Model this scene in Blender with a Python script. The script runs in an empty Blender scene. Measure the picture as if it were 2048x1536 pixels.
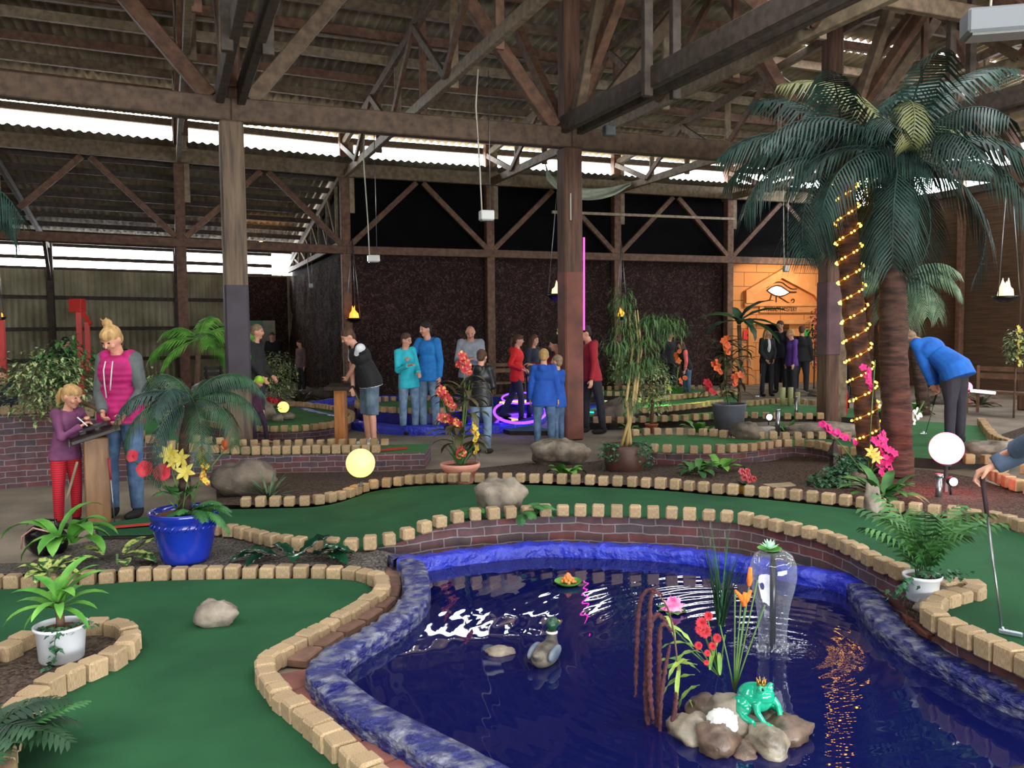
import bpy, bmesh, math, random
from mathutils import Vector as V, Matrix, Euler, noise, geometry
PI=math.pi; R=math.radians
sc=bpy.context.scene; C=sc.collection
rnd=random.Random(11)
# ---------------------------------------------------------------- camera
F=1700.0
cd=bpy.data.cameras.new('camera'); cam=bpy.data.objects.new('camera',cd); C.objects.link(cam)
cd.sensor_width=36; cd.lens=F/2048*36; cd.clip_end=200; cd.clip_start=.05
CM=(Matrix.Rotation(R(90-3.6),3,'X')@Matrix.Rotation(R(-.6),3,'Z'))
cam.matrix_world=Matrix.Translation((0,0,1.7))@CM.to_4x4(); sc.camera=cam
EYE=V((0,0,1.7))
def ray(x,y): return CM@V(((x-1024)/F,-(y-768)/F,-1))
def P(x,y,z=0.):
    d=ray(x,y); return EYE+d*((z-EYE.z)/d.z)
def D(x,y,Y):
    d=ray(x,y); return EYE+d*(Y/d.y)
A=R(22.); cA,sA=math.cos(A),math.sin(A); OX,OY=-.535,22.3
def W(s,v,z=0.):
    if z>2.5 and s<-3.75 and v>-9: z*=1+.0052*(-3.75-s)*min(1,(v+9)/8.)
    return V((OX+s*cA-v*sA, OY+s*sA+v*cA, z))
def PV(x,y,v):
    d=ray(x,y); n=V((-sA,cA,0)); o=W(0,v); return EYE+d*(n.dot(o-EYE)/n.dot(d))
def PS(x,y,s):
    d=ray(x,y); n=V((cA,sA,0)); o=W(s,0); return EYE+d*(n.dot(o-EYE)/n.dot(d))
def SV(p): q=V((p[0]-OX,p[1]-OY)); return q.x*cA+q.y*sA, -q.x*sA+q.y*cA
# ---------------------------------------------------------------- materials
MT={}
def lin(c):
    return tuple((x/255/12.92 if x<=10 else ((x/255+.055)/1.055)**2.4) for x in c)+(1,)
def mat(name,c1,c2=None,rough=.6,scale=6.,stretch=(1,1,1),bump=0.,metal=0.,detail=4.,emit=None,es=0.,lo=.35,hi=.65,spec=.5,coord='Object',rand=0.,alpha=1.,trans=0.,coat=0.,bscale=None,sheen=0.):
    if name in MT: return MT[name]
    m=bpy.data.materials.new(name); m.use_nodes=True; MT[name]=m
    nt=m.node_tree; N=nt.nodes; L=nt.links; b=N['Principled BSDF']
    b.inputs['Roughness'].default_value=rough; b.inputs['Metallic'].default_value=metal
    b.inputs['Specular IOR Level'].default_value=spec
    if trans: b.inputs['Transmission Weight'].default_value=trans
    if coat: b.inputs['Coat Weight'].default_value=coat
    if alpha<1: b.inputs['Alpha'].default_value=alpha
    c1=lin(c1); c2=lin(c2) if c2 else None
    col=None
    if c2 or bump:
        tc=N.new('ShaderNodeTexCoord'); mp=N.new('ShaderNodeMapping'); mp.inputs['Scale'].default_value=stretch
        L.new(tc.outputs[coord],mp.inputs[0])
        nz=N.new('ShaderNodeTexNoise'); nz.inputs['Scale'].default_value=scale; nz.inputs['Detail'].default_value=detail
        L.new(mp.outputs[0],nz.inputs['Vector'])
        if c2:
            r=N.new('ShaderNodeValToRGB'); r.color_ramp.elements[0].position=lo; r.color_ramp.elements[1].position=hi
            r.color_ramp.elements[0].color=c1; r.color_ramp.elements[1].color=c2
            L.new(nz.outputs[0],r.inputs[0]); col=r.outputs[0]
        if bump:
            n2=nz
            if bscale:
                n2=N.new('ShaderNodeTexNoise'); n2.inputs['Scale'].default_value=bscale; n2.inputs['Detail'].default_value=5
                L.new(mp.outputs[0],n2.inputs['Vector'])
            bp=N.new('ShaderNodeBump'); bp.inputs['Strength'].default_value=1; bp.inputs['Distance'].default_value=bump
            L.new(n2.outputs[0],bp.inputs['Height']); L.new(bp.outputs[0],b.inputs['Normal'])
    if rand:
        oi=N.new('ShaderNodeObjectInfo'); hs=N.new('ShaderNodeHueSaturation')
        mr=N.new('ShaderNodeMapRange'); mr.inputs[3].default_value=1-rand; mr.inputs[4].default_value=1+rand
        L.new(oi.outputs['Random'],mr.inputs[0]); L.new(mr.outputs[0],hs.inputs['Value'])
        if col: L.new(col,hs.inputs['Color'])
        else: hs.inputs['Color'].default_value=c1
        col=hs.outputs[0]
    if col: L.new(col,b.inputs['Base Color'])
    else: b.inputs['Base Color'].default_value=c1
    if emit:
        b.inputs['Emission Color'].default_value=lin(emit); b.inputs['Emission Strength'].default_value=es
    return m
def wood(name,c1,c2,st=(1,1,1),**k): return mat(name,c1,c2,rough=k.pop('rough',.75),scale=k.pop('scale',5.),stretch=st,bump=k.pop('bump',.004),**k)
# ---------------------------------------------------------------- mesh builder
class MB:
    def __init__(s): s.v=[]; s.f=[]; s.m=[]; s.uv=None
    def add(s,vs,fs,m=0):
        n=len(s.v); s.v+= [tuple(p) for p in vs]; s.f+=[tuple(n+i for i in f) for f in fs]; s.m+=[m]*len(fs); return s
    def box(s,c,d,rot=None,m=0):
        vs=[V((x*d[0]/2,y*d[1]/2,z*d[2]/2)) for x in(-1,1) for y in(-1,1) for z in(-1,1)]
        if rot is not None: vs=[rot@p for p in vs]
        c=V(c); return s.add([c+p for p in vs],[(0,1,3,2),(4,6,7,5),(0,4,5,1),(2,3,7,6),(0,2,6,4),(1,5,7,3)],m)
    def cbox(s,c,d,b=.1,rot=None,m=0):
        "chamfered box"
        x,y,z=[q/2 for q in d]; e=b; vs=[];ix={}
        for i,sx in enumerate((-1,1)):
            for j,sy in enumerate((-1,1)):
                for k,sz in enumerate((-1,1)):
                    for a in range(3):
                        p=[sx*(x-e),sy*(y-e),sz*(z-e)]; p[a]=(sx,sy,sz)[a]*(x,y,z)[a]; ix[i,j,k,a]=len(vs); vs.append(V(p))
        fs=[]
        for a in range(3):
            o=[q for q in range(3) if q!=a]
            for t in(0,1):
                q=[]
                for (g,h) in((0,0),(1,0),(1,1),(0,1)):
                    k=[0,0,0];k[a]=t;k[o[0]]=g;k[o[1]]=h;q.append(ix[k[0],k[1],k[2],a])
                fs.append(tuple(q))
            for g in(0,1):
                for h in(0,1):
                    k=[0,0,0];k[o[0]]=g;k[o[1]]=h;k0=list(k);k1=list(k);k1[a]=1
                    fs.append((ix[k0[0],k0[1],k0[2],o[0]],ix[k1[0],k1[1],k1[2],o[0]],ix[k1[0],k1[1],k1[2],o[1]],ix[k0[0],k0[1],k0[2],o[1]]))
        for i in(0,1):
            for j in(0,1):
                for k in(0,1): fs.append((ix[i,j,k,0],ix[i,j,k,1],ix[i,j,k,2]))
        if rot is not None: vs=[rot@p for p in vs]
        c=V(c); return s.add([c+p for p in vs],fs,m)
    def beam(s,p,q,w,h,m=0,up=(0,0,1)):
        p=V(p);q=V(q);d=(q-p); L=d.length; d.normalize(); up=V(up)
        if abs(d.dot(up))>.98: up=V((cA,sA,0))
        x=d.cross(up).normalized(); z=x.cross(d)
        rot=Matrix((x,d,z)).transposed(); b=min(w,h)*.08
        return s.cbox((p+q)/2,(w,L,h),b,rot,m)
    def tube(s,pts,r,seg=8,m=0,cap=True,flat=1.,up=None):
        pts=[V(p) for p in pts]; n=len(pts)
        if not hasattr(r,'__len__'): r=[r]*n
        rings=[];prev=None;vs=[]
        for i,p in enumerate(pts):
            t=(pts[min(i+1,n-1)]-pts[max(i-1,0)])
            if t.length<1e-9: t=V((0,0,1))
            t.normalize()
            if prev is None:
                a=V(up) if up else (V((0,0,1)) if abs(t.z)<.9 else V((0,1,0)))
                x=t.cross(a).normalized()
            else: x=(prev-t*prev.dot(t)).normalized()
            prev=x; y=t.cross(x)
            for k in range(seg):
                a=2*PI*k/seg; vs.append(p+x*math.cos(a)*r[i]+y*math.sin(a)*r[i]*flat)
        fs=[(i*seg+k,i*seg+(k+1)%seg,(i+1)*seg+(k+1)%seg,(i+1)*seg+k) for i in range(n-1) for k in range(seg)]
        if cap: fs+=[tuple(range(seg))[::-1],tuple((n-1)*seg+k for k in range(seg))]
        return s.add(vs,fs,m)
    def lathe(s,prof,c=(0,0,0),seg=24,m=0,rot=None,wob=0.):
        c=V(c); vs=[]
        for (r,z) in prof:
            for k in range(seg):
                a=2*PI*k/seg; p=V((r*math.cos(a),r*math.sin(a),z)); p=rot@p if rot is not None else p
                vs.append(c+p)
        n=len(prof); fs=[(i*seg+k,i*seg+(k+1)%seg,(i+1)*seg+(k+1)%seg,(i+1)*seg+k) for i in range(n-1) for k in range(seg)]
        if prof[0][0]>1e-4 and prof[0][0]<prof[1][0]+1: fs.append(tuple(range(seg))[::-1])
        return s.add(vs,fs,m)
    def ball(s,c,r,seg=14,rings=9,rot=None,m=0,fn=None):
        if not hasattr(r,'__len__'): r=(r,r,r)
        c=V(c);vs=[]
        for i in range(rings+1):
            t=PI*i/rings
            for k in range(seg):
                a=2*PI*k/seg; p=V((math.sin(t)*math.cos(a),math.sin(t)*math.sin(a),math.cos(t)))
                if fn: p=p*fn(p)
                p=V((p.x*r[0],p.y*r[1],p.z*r[2])); p=rot@p if rot is not None else p
                vs.append(c+p)
        fs=[(i*seg+k,(i+1)*seg+k,(i+1)*seg+(k+1)%seg,i*seg+(k+1)%seg) for i in range(rings) for k in range(seg)]
        return s.add(vs,fs,m)
    def poly(s,pts,m=0,th=0.):
        "filled polygon (3D points), thickness downwards"
        pts=[V(p) for p in pts]; tr=geometry.tessellate_polygon([pts]); n=len(pts)
        if th:
            lowr=[p-V((0,0,th)) for p in pts]
            return s.add(pts+lowr,[tuple(t) for t in tr]+[tuple(n+i for i in t[::-1]) for t in tr]+[(i,(i+1)%n,n+(i+1)%n,n+i) for i in range(n)],m)
        return s.add(pts,[tuple(t) for t in tr],m)
    def strip(s,pts,z0,z1,m=0):
        "vertical wall along pts with uv in metres"
        L=0;vs=[];uv=[]
        for i,p in enumerate(pts):
            if i: L+=(V(p[:2])-V(pts[i-1][:2])).length
            a=z0[i] if hasattr(z0,'__len__') else z0; b=z1[i] if hasattr(z1,'__len__') else z1
            vs+=[(p[0],p[1],a),(p[0],p[1],b)]; uv+=[(L,a),(L,b)]
        n=len(s.v); s.add(vs,[(2*i,2*i+2,2*i+3,2*i+1) for i in range(len(pts)-1)],m)
        if s.uv is None: s.uv={}
        for i,u in enumerate(uv): s.uv[n+i]=u
        return s
    def build(s,name,mats,parent=None,smooth=True,loc=None):
        me=bpy.data.meshes.new(name)
        if loc is not None:
            l=V(loc); vs=[tuple(V(p)-l) for p in s.v]
        else: vs=s.v
        me.from_pydata(vs,[],s.f)
        for m in (mats if isinstance(mats,(list,tuple)) else [mats]): me.materials.append(m)
        if any(s.m): me.polygons.foreach_set('material_index',s.m)
        if s.uv:
            ul=me.uv_layers.new(name='uv')
            for lp in me.loops: ul.data[lp.index].uv=s.uv.get(lp.vertex_index,(0,0))
        me.validate(); bm=bmesh.new(); bm.from_mesh(me); bmesh.ops.recalc_face_normals(bm,faces=bm.faces); bm.to_mesh(me); bm.free()
        if smooth: me.shade_smooth(); 
        if smooth=='auto': me.set_sharp_from_angle(angle=R(35))
        o=bpy.data.objects.new(name,me); C.objects.link(o)
        if loc is not None: o.location=loc
        if parent is not None:
            o.parent=parent
            if loc is None and parent.type=='EMPTY' or parent.type=='MESH':
                o.matrix_parent_inverse=Matrix.LocRotScale(*wl(parent)).inverted()
        return o
def wl(o):
    m=wmat(o); return m.decompose()
def wmat(o):
    m=Matrix.LocRotScale(o.location,o.rotation_euler,o.scale)
    if o.parent: m=wmat(o.parent)@o.matrix_parent_inverse@m
    return m
def tag(o,label,cat,group=None,kind=None):
    o['label']=label; o['category']=cat
    if group: o['group']=group
    if kind: o['kind']=kind
    return o
def thing(name,label,cat,loc=(0,0,0),group=None):
    o=bpy.data.objects.new(name,None); C.objects.link(o); o.location=loc; o.empty_display_size=.1
    return tag(o,label,cat,group)
def struct(o): o['kind']='structure'; return o
def part(mb,name,m,root,smooth=True,label=None):
    "geometry given in world coordinates"
    o=mb.build(name,m,None,smooth); o.parent=root
    o.matrix_parent_inverse=wmat(root).inverted()
    if label: o['label']=label
    return o
def lpart(mb,name,m,root,smooth=True,label=None):
    "geometry given in the root's local coordinates"
    o=mb.build(name,m,None,smooth); o.parent=root
    if label: o['label']=label
    return o
def dup(root,loc=None,rz=None,label=None,sc_=None):
    r=root.copy(); C.objects.link(r)
    for ch in list(root.children):
        c=ch.copy(); C.objects.link(c); c.parent=r
        for g in ch.children:
            d=g.copy(); C.objects.link(d); d.parent=c
    if loc is not None: r.location=loc
    if rz is not None: r.rotation_euler=(0,0,rz)
    if sc_: r.scale=(sc_,)*3
    if label: r['label']=label
    return r
def smoothline(pts,step,closed=False):
    pts=[V(p) for p in pts]; n=len(pts); out=[]
    rng=range(n if closed else n-1)
    g=(lambda i: pts[i%n]) if closed else (lambda i: pts[max(0,min(n-1,i))])
    for i in rng:
        a,b,c,d=g(i-1),g(i),g(i+1),g(i+2)
        if not closed:
            if i==0: a=b*2-c
            if i==n-2: d=c*2-b
        for k in range(8):
            t=k/8; out.append(.5*((2*b)+(c-a)*t+(2*a-5*b+4*c-d)*t*t+(3*b-a-3*c+d)*t**3))
    out.append(g(0) if closed else pts[-1])
    return resample(out,step)
def resample(pts,step):
    L=[0.]
    for i in range(1,len(pts)): L.append(L[-1]+(pts[i]-pts[i-1]).length)
    n=max(1,round(L[-1]/step)); res=[];j=0
    for k in range(n+1):
        t=L[-1]*k/n
        while j<len(L)-2 and L[j+1]<t: j+=1
        u=(t-L[j])/max(1e-9,L[j+1]-L[j]); res.append(pts[j].lerp(pts[j+1],min(1,u)))
    return res
def offset(pts,d,closed=False):
    out=[];n=len(pts)
    for i,p in enumerate(pts):
        a=pts[(i-1)%n] if closed else pts[max(0,i-1)]; b=pts[(i+1)%n] if closed else pts[min(n-1,i+1)]
        t=(b-a); t.z=0
        if t.length<1e-9: t=V((1,0,0))
        t.normalize(); out.append(p+V((-t.y,t.x,0))*d)
    return out
def light(name,kind,loc,e,col=(1,1,1),size=.1,rot=None,**k):
    l=bpy.data.lights.new(name,kind); l.energy=e; l.color=col
    if kind=='AREA':
        l.shape='RECTANGLE'; l.size=size[0]; l.size_y=size[1]
    else: l.shadow_soft_size=size
    for a,b in k.items(): setattr(l,a,b)
    o=bpy.data.objects.new(name,l); C.objects.link(o); o.location=loc
    if rot: o.rotation_euler=rot
    return o
# ---------------------------------------------------------------- world
wd=bpy.data.worlds.new('sky'); sc.world=wd; wd.use_nodes=True
SKY=24.
wd.node_tree.nodes['Background'].inputs[0].default_value=(.93,.97,1,1); wd.node_tree.nodes['Background'].inputs[1].default_value=SKY
# ---------------------------------------------------------------- timber and sheet materials
mTim=wood('aged_timber',(84,68,52),(116,96,74),(3,3,3),scale=3.,rand=.12)
mTimL=wood('pale_timber',(112,96,76),(146,128,102),(3,3,3),scale=3.,rand=.12)
mTimR=wood('red_brown_timber',(84,58,44),(116,84,64),(3,3,3),scale=3.,rand=.12)
mTimD=wood('dark_timber',(54,45,38),(78,66,56),(3,3,3),scale=3.,rand=.1)
mTimV=wood('upright_grain_timber',(66,53,42),(106,88,68),(7,7,.5),scale=3.,rand=.1,detail=7)
mTimU=wood('upright_grain_red_timber',(66,44,34),(106,74,56),(7,7,.5),scale=3.,rand=.1,detail=7)
mTimB=wood('brown_beam_timber',(70,54,42),(98,78,60),(3,3,3),scale=3.,rand=.06)
mRoof=mat('fibre_cement_roof',(124,112,94),(176,162,138),rough=.9,scale=1.3,bump=.003,bscale=30)
mWallC=mat('corrugated_wall_sheet',(134,128,104),(176,170,142),rough=.9,scale=1.1,bump=.003,bscale=30)
mBlack=mat('black_sheeting',(7,7,9),(12,12,14),rough=.95,scale=2,spec=.1)
mConc=mat('worn_concrete',(104,94,80),(140,128,110),rough=.85,scale=1.4,bump=.002,bscale=25,detail=8)
RZ=lambda v: 6.58-.1*v if v>-9 else 7.48+.1*(v+9)     # main roof underside
LZ=lambda v: 5.78-.13*(v-.2)                             # lower roof underside
# floor
fl=MB(); fl.add([W(-22,-30,0),W(14,-30,0),W(14,12,0),W(-22,12,0)],[(0,1,2,3)])
struct(fl.build('floor',mConc,smooth=False))
def corr(s0,s1,v0,v1,zf,name,m,pitch=.19,amp=.042,rows=3,holes=()):
    """corrugated sheet with waves along u; holes=(sa,sb) ranges left open"""
    n=int((s1-s0)/pitch)*6; mb=MB()
    xs=[s0+(s1-s0)*i/n for i in range(n+1)]
    for r in range(rows+1):
        v=v0+(v1-v0)*r/rows
        mb.v+=[tuple(W(x,v,zf(v)+amp*math.sin(2*PI*x/pitch)+amp)) for x in xs]
    for r in range(rows):
        for i in range(n):
            xm=(xs[i]+xs[i+1])/2
            if any(a<xm<b for a,b in holes): continue
            a=r*(n+1)+i; mb.f.append((a,a+1,a+n+2,a+n+1)); mb.m.append(0)
    return mb.build(name,m)
far=[(-.25,.95),(-2.9,-.25)]
struct(corr(-20,12,.55,-7.05,RZ,'ceiling',mRoof,rows=8))
struct(corr(-20,12,-7.05,-7.5,RZ,'ceiling',mRoof,rows=1,holes=((3.6,6.2),(7.3,9.4))))
struct(corr(-20,12,-7.5,-9,RZ,'ceiling',mRoof,rows=2))
SKL=[(-14,-14.6,((-17,-9),(-5,1),(4,11))),(-19.,-19.7,((-17,-9),(-7,-1),(2,11))),(-24,-24.6,((-17,11),))]
va=-9
for v0,v1,hs in SKL:
    struct(corr(-20,12,va,v0,RZ,'ceiling',mRoof,rows=1)); struct(corr(-20,12,v0,v1,RZ,'ceiling',mRoof,rows=1,holes=hs)); va=v1
struct(corr(-20,12,va,-29.5,RZ,'ceiling',mRoof,rows=1))
struct(corr(-20,12,-.35,10.6,LZ,'ceiling',mRoof,rows=8,amp=.022))
# outer wall behind the low aisle, with its open strip
def vcorr(s0,s1,v,z0,z1,name,m,pitch=.2,amp=.045):
    n=int((s1-s0)/pitch)*6; mb=MB(); xs=[s0+(s1-s0)*i/n for i in range(n+1)]
    for z in(z0,z1): mb.v+=[tuple(W(x,v+amp*math.sin(2*PI*x/pitch),z)) for x in xs]
    for i in range(n): mb.f.append((i,i+1,i+n+2,i+n+1)); mb.m.append(0)
    return mb.build(name,m)
struct(vcorr(-20,-3.7,10.1,0,3.72,'wall_back',mWallC))
o=struct(MB().box((0,0,0),(.1,.1,.1)).build('trim_1',mTimD,smooth=False)); bpy.data.objects.remove(o)
def trim(i,p,q,w,h,m): return struct(MB().beam(p,q,w,h).build('trim_%d'%i,m,smooth=False))
trim(1,W(-20,10,3.7),W(-4.4,10,3.7),.1,.08,mTimD); trim(2,W(-20,10,4.02),W(-4.4,10,4.02),.08,.12,mTimD)
trim(3,W(-20,10,4.42),W(-4.4,10,4.42),.12,.12,mTimD)
for k,z in enumerate((.9,1.9,2.8)): trim(4+k,W(-20,9.95,z),W(-4.4,9.95,z),.06,.12,mTimD)
# left end wall, near wall and right end wall
mBoard=mat('brown_boards',(70,52,36),(98,74,52),rough=.8,scale=3,stretch=(.5,.5,12),bump=.006,coord='Object')
w=MB()
for (v0,v1,z0,z1) in((-29.5,10.6,0,5.),(-29.5,.5,5,9)): w.add([W(-20,v0,z0),W(-20,v1,z0),W(-20,v1,z1),W(-20,v0,z1)],[(0,1,2,3)])
struct(w.build('wall_left',mBoard,smooth=False))
w=MB().add([W(-20,-29.5,0),W(-12,-29.5,0),W(-12,-29.5,9),W(-20,-29.5,9)],[(0,1,2,3)]).add([W(-12,-29.5,2.6),W(6,-29.5,2.6),W(6,-29.5,9),W(-12,-29.5,9)],[(0,1,2,3)]).add([W(6,-29.5,0),W(12,-29.5,0),W(12,-29.5,9),W(6,-29.5,9)],[(0,1,2,3)])
struct(w.build('wall_front',mBoard,smooth=False))
# right wall: lapped boards up to 5.15 m
w=MB()
for k in range(26):
    z=k*.2
    w.add([W(11.85,-29.5,z),W(11.85,.3,z),W(11.82,.3,z+.2),W(11.82,-29.5,z+.2),W(11.85,.3,z+.2),W(11.85,-29.5,z+.2)],[(0,1,2,3),(3,2,4,5)])
struct(w.build('wall_right',mBoard,smooth=False))
w=MB().add([W(11.9,-29.5,6.3),W(11.9,.5,6.3),W(11.9,.5,8.5),W(11.9,-29.5,8.5)],[(0,1,2,3)])
struct(w.build('wall_right_gable',mRoof,smooth=False))
trim(7,W(11.8,-29,5.25),W(11.8,.3,5.25),.12,.2,mTimD); trim(8,W(11.8,-29,6.25),W(11.8,.3,6.25),.12,.16,mTimD)
for k in range(9):
    tag(MB().beam(W(11.72,-3.1*k-1.2,0),W(11.72,-3.1*k-1.2,6.3),.16,.16).build('wall_post',mTimR,smooth=False),'brown timber stud against the boarded right-hand wall','post','studs on the boarded wall')
# netted wall (row 2) with camouflage netting
def netmat():
    m=bpy.data.materials.new('brown_camouflage_netting'); m.use_nodes=True; nt=m.node_tree;N=nt.nodes;L=nt.links;b=N['Principled BSDF']
    tc=N.new('ShaderNodeTexCoord'); vo=N.new('ShaderNodeTexVoronoi'); vo.inputs['Scale'].default_value=9
    nz=N.new('ShaderNodeTexNoise'); nz.inputs['Scale'].default_value=3; nz.inputs['Detail'].default_value=8
    ad=N.new('ShaderNodeVectorMath'); ad.operation='ADD'; L.new(tc.outputs['Object'],ad.inputs[0]); L.new(nz.outputs['Color'],ad.inputs[1]); L.new(tc.outputs['Object'],nz.inputs['Vector'])
    L.new(ad.outputs[0],vo.inputs['Vector'])
    r=N.new('ShaderNodeValToRGB'); r.color_ramp.elements[0].color=lin((126,98,92)); r.color_ramp.elements[1].color=lin((66,50,47)); r.color_ramp.elements[0].position=.05; r.color_ramp.elements[1].position=.55
    L.new(vo.outputs['Distance'],r.inputs[0])
    wv=N.new('ShaderNodeTexNoise'); wv.inputs['Scale'].default_value=22
    mp=N.new('ShaderNodeMapping'); mp.inputs['Scale'].default_value=(1,1,3); L.new(tc.outputs['Object'],mp.inputs[0]); L.new(mp.outputs[0],wv.inputs['Vector'])
    mx=N.new('ShaderNodeMix'); mx.data_type='RGBA'; mx.blend_type='MULTIPLY'; mx.inputs[0].default_value=.9
    r2=N.new('ShaderNodeValToRGB'); r2.color_ramp.elements[0].color=(.25,.22,.22,1); r2.color_ramp.elements[0].position=.36; r2.color_ramp.elements[1].color=(1.0,.95,.95,1); r2.color_ramp.elements[1].position=.66
    L.new(wv.outputs[0],r2.inputs[0]); L.new(r.outputs[0],mx.inputs[6]); L.new(r2.outputs[0],mx.inputs[7]); L.new(mx.outputs[2],b.inputs['Base Color'])
    bp=N.new('ShaderNodeBump'); bp.inputs['Distance'].default_value=.06; L.new(wv.outputs[0],bp.inputs['Height']); L.new(bp.outputs[0],b.inputs['Normal'])
    b.inputs['Roughness'].default_value=.9; b.inputs['Specular IOR Level'].default_value=.2
    return m
mNet=netmat()
def netsheet(a,b,z1,name,lab):
    "a wrinkled hanging sheet between W(a) and W(b)"
    a=V(a);b=V(b); L=(b-a).length; n=int(L/.12); mz=28; mb=MB(); d=(b-a)/L; nr=V((-d.y,d.x,0))
    for j in range(mz+1):
        for i in range(n+1):
            z=z1*j/mz; p=a+d*L*i/n
            q=noise.noise(V((p.x*2,p.y*2,z*1.1)))*.10+noise.noise(V((p.x*6,p.y*6,z*5)))*.05
            mb.v.append(tuple(p+nr*q+V((0,0,z))))
    for j in range(mz):
        for i in range(n): k=j*(n+1)+i; mb.f.append((k,k+1,k+n+2,k+n+1)); mb.m.append(0)
    return tag(mb.build(name,mNet),lab,'netting')
netsheet(W(-3.75,.28),W(7.55,.28),3.62,'camouflage_net','dark brown camouflage netting covering the long back wall')
netsheet(W(-3.8,10.0),W(-3.8,.3),3.62,'camouflage_net','dark brown netting on the side wall running back to the window strip')
netsheet(W(-5.4,9.9),W(-3.9,9.9),3.66,'camouflage_net','narrow dark netting curtain beside the corrugated wall')
w=MB().add([W(-3.7,.42,0),W(12,.42,0),W(12,.42,5.75),W(-3.7,.42,5.75)],[(0,1,2,3)]).add([W(-3.7,.42,0),W(-3.7,10.1,0),W(-3.7,10.1,4.4),W(-3.7,.42,5.7)],[(0,1,2,3)])
struct(w.build('wall_inner',mBlack,smooth=False))
# ---------------------------------------------------------------- row 1 (ridge row)
R1=[-12.1,-7.0,-2.1,2.95,8.05]; V1=-9.05
wh1=['leftmost, outside the lamp-lit group','square brown timber post behind the blue pot palm','square brown timber post behind the flat rock beside the bathers pool','square brown timber post left of the lit palm trunk','brown timber post at the far right']
plab=['square timber roof post beyond the left edge of the course','large square timber post, left of the centre, behind the blue pot palm','large square timber post in the middle with a pink light tube behind it','large double timber post left of the palm trunk wound with lights','large timber post at the far right behind the palm crowns']
for i,s in enumerate(R1):
    t=thing('timber_post',plab[i],'post',W(s,V1))
    w_=.30 if i!=3 else .28
    part(MB().beam(W(s,V1,0),W(s,V1,4.45),w_,w_),'post_shaft',mTimV if i==1 else mTimU,t,False)
    part(MB().beam(W(s-.0,V1-.0,4.74),W(s,V1,7.28),.26,.26),'upper_shaft',mTimU,t,False)
    if i==3: part(MB().beam(W(s+.27,V1+.05,0),W(s+.27,V1+.05,4.45),.2,.26),'side_plank',mTim,t,False)
    if i==2:
        part(MB().beam(W(s-.07,V1-.16,3.35),W(s-.07,V1-.16,3.75),.05,.02),'paint_patch',mat('pale_scrape',(170,165,150),rough=.8),t,False)
# painted lower parts of the posts
for (post,z0,z1,col,nm2) in((1,.95,2.35,(42,36,42),'painted_band'),(2,0,2.6,(86,50,40),'painted_base'),(3,1.2,2.5,(70,48,52),'painted_band')):
    o_=bpy.data.objects['timber_post'+('.%03d'%post)]; part(MB().beam(W(R1[post],V1,z0),W(R1[post],V1,z1),.306,.306),nm2,mat('post_paint_%d'%post,col,tuple(int(c*1.4) for c in col),rough=.7,scale=3,bump=.003),o_,False)
for (x,y0,y1,wd_,col,post) in((478,600,760,.10,(52,52,66),1),(1672,572,640,.09,(150,36,34),3),(1645,700,760,.10,(46,54,78),3),(478,790,840,.06,(132,52,46),1)):
    a=D(x,y0,W(R1[post],V1).y-.24); b=D(x,y1,W(R1[post],V1).y-.24)
for i in range(4):
    tag(MB().beam(W(R1[i]-.0,V1,4.6+.16*(i==0)),W(R1[i+1],V1,4.6),.2,.3).build('timber_beam',mTimB,smooth=False),['long horizontal timber beam across the left bay','long horizontal timber beam between the left and middle large posts','long horizontal timber beam right of the middle post','long horizontal timber beam ending behind the palm crowns'][i],'beam')
    mid=(R1[i]+R1[i+1])/2
    for s in(R1[i],R1[i+1]):
        e=.25 if s<mid else -.25
        tag(MB().beam(W(s+e,V1,4.75),W(mid-e*.6,V1,7.3),.14,.2).build('roof_strut',mTimR if s>mid else mTim,smooth=False),'diagonal roof strut rising from a large post to the ridge','strut','ridge struts above the large posts')
tag(MB().beam(W(-19.5,V1,4.76),W(R1[0],V1,4.76),.2,.3).build('timber_beam',mTimB,smooth=False),'horizontal timber beam beyond the left edge','beam')
tag(MB().beam(W(-19.5,V1,7.42),W(11.8,V1,7.42),.16,.22).build('ridge_beam',mTimR,smooth=False),'ridge beam under the highest line of the roof','beam')
# ties from the row towards the camera with props
for i,s in enumerate(R1[1:],1):
    g='heavy tie beams running towards the camera'
    for off in(-.13,.13):
        tag(MB().beam(W(s+off,V1+.9,4.78),W(s+off,-21,4.78),.1,.26).build('tie_beam',mTimD,smooth=False),'heavy dark tie beam of the %s post pair, %s plank'%(['','left large','middle large','right large','far right'][i],'left' if off<0 else 'right'),'beam',g)
    part_=thing('roof_prop','propping frame standing on the tie beam at the %s post'%(['','left large','middle large','right large','far right'][i]),'prop',W(s,V1-3.2,4.9),'props on the tie beams')
    for a,b,m in((W(s,V1-.2,4.9),W(s,V1-2.6,7.1),mTimR),(W(s-.1,V1-.5,4.9),W(s-.1,V1-1.6,7.2),mTim),(W(s+.1,V1-4.6,4.9),W(s+.1,V1-2.2,7.1),mTimR),(W(s,V1+.3,4.9),W(s,V1+2.2,7.1),mTimR)):
        part(MB().beam(a,b,.14,.18),'diagonal_strut',m,part_,False)
    for q in(-.2,.2): part(MB().beam(W(s+q,V1-2.6,4.55),W(s+q,V1-2.6,7.1),.09,.12),'upright',mTimD,part_,False)
for k,(v,z) in enumerate(((-12.2,5.95),(-5.4,6.9))):
    tag(MB().beam(W(-2.0 if k==0 else -19,v,z),W(11.8,v,z),.12,.22).build('timber_beam',mTim,smooth=False),['timber beam crossing the upper right above the palms','timber beam under the roof behind the ridge row'][k],'beam')
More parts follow.
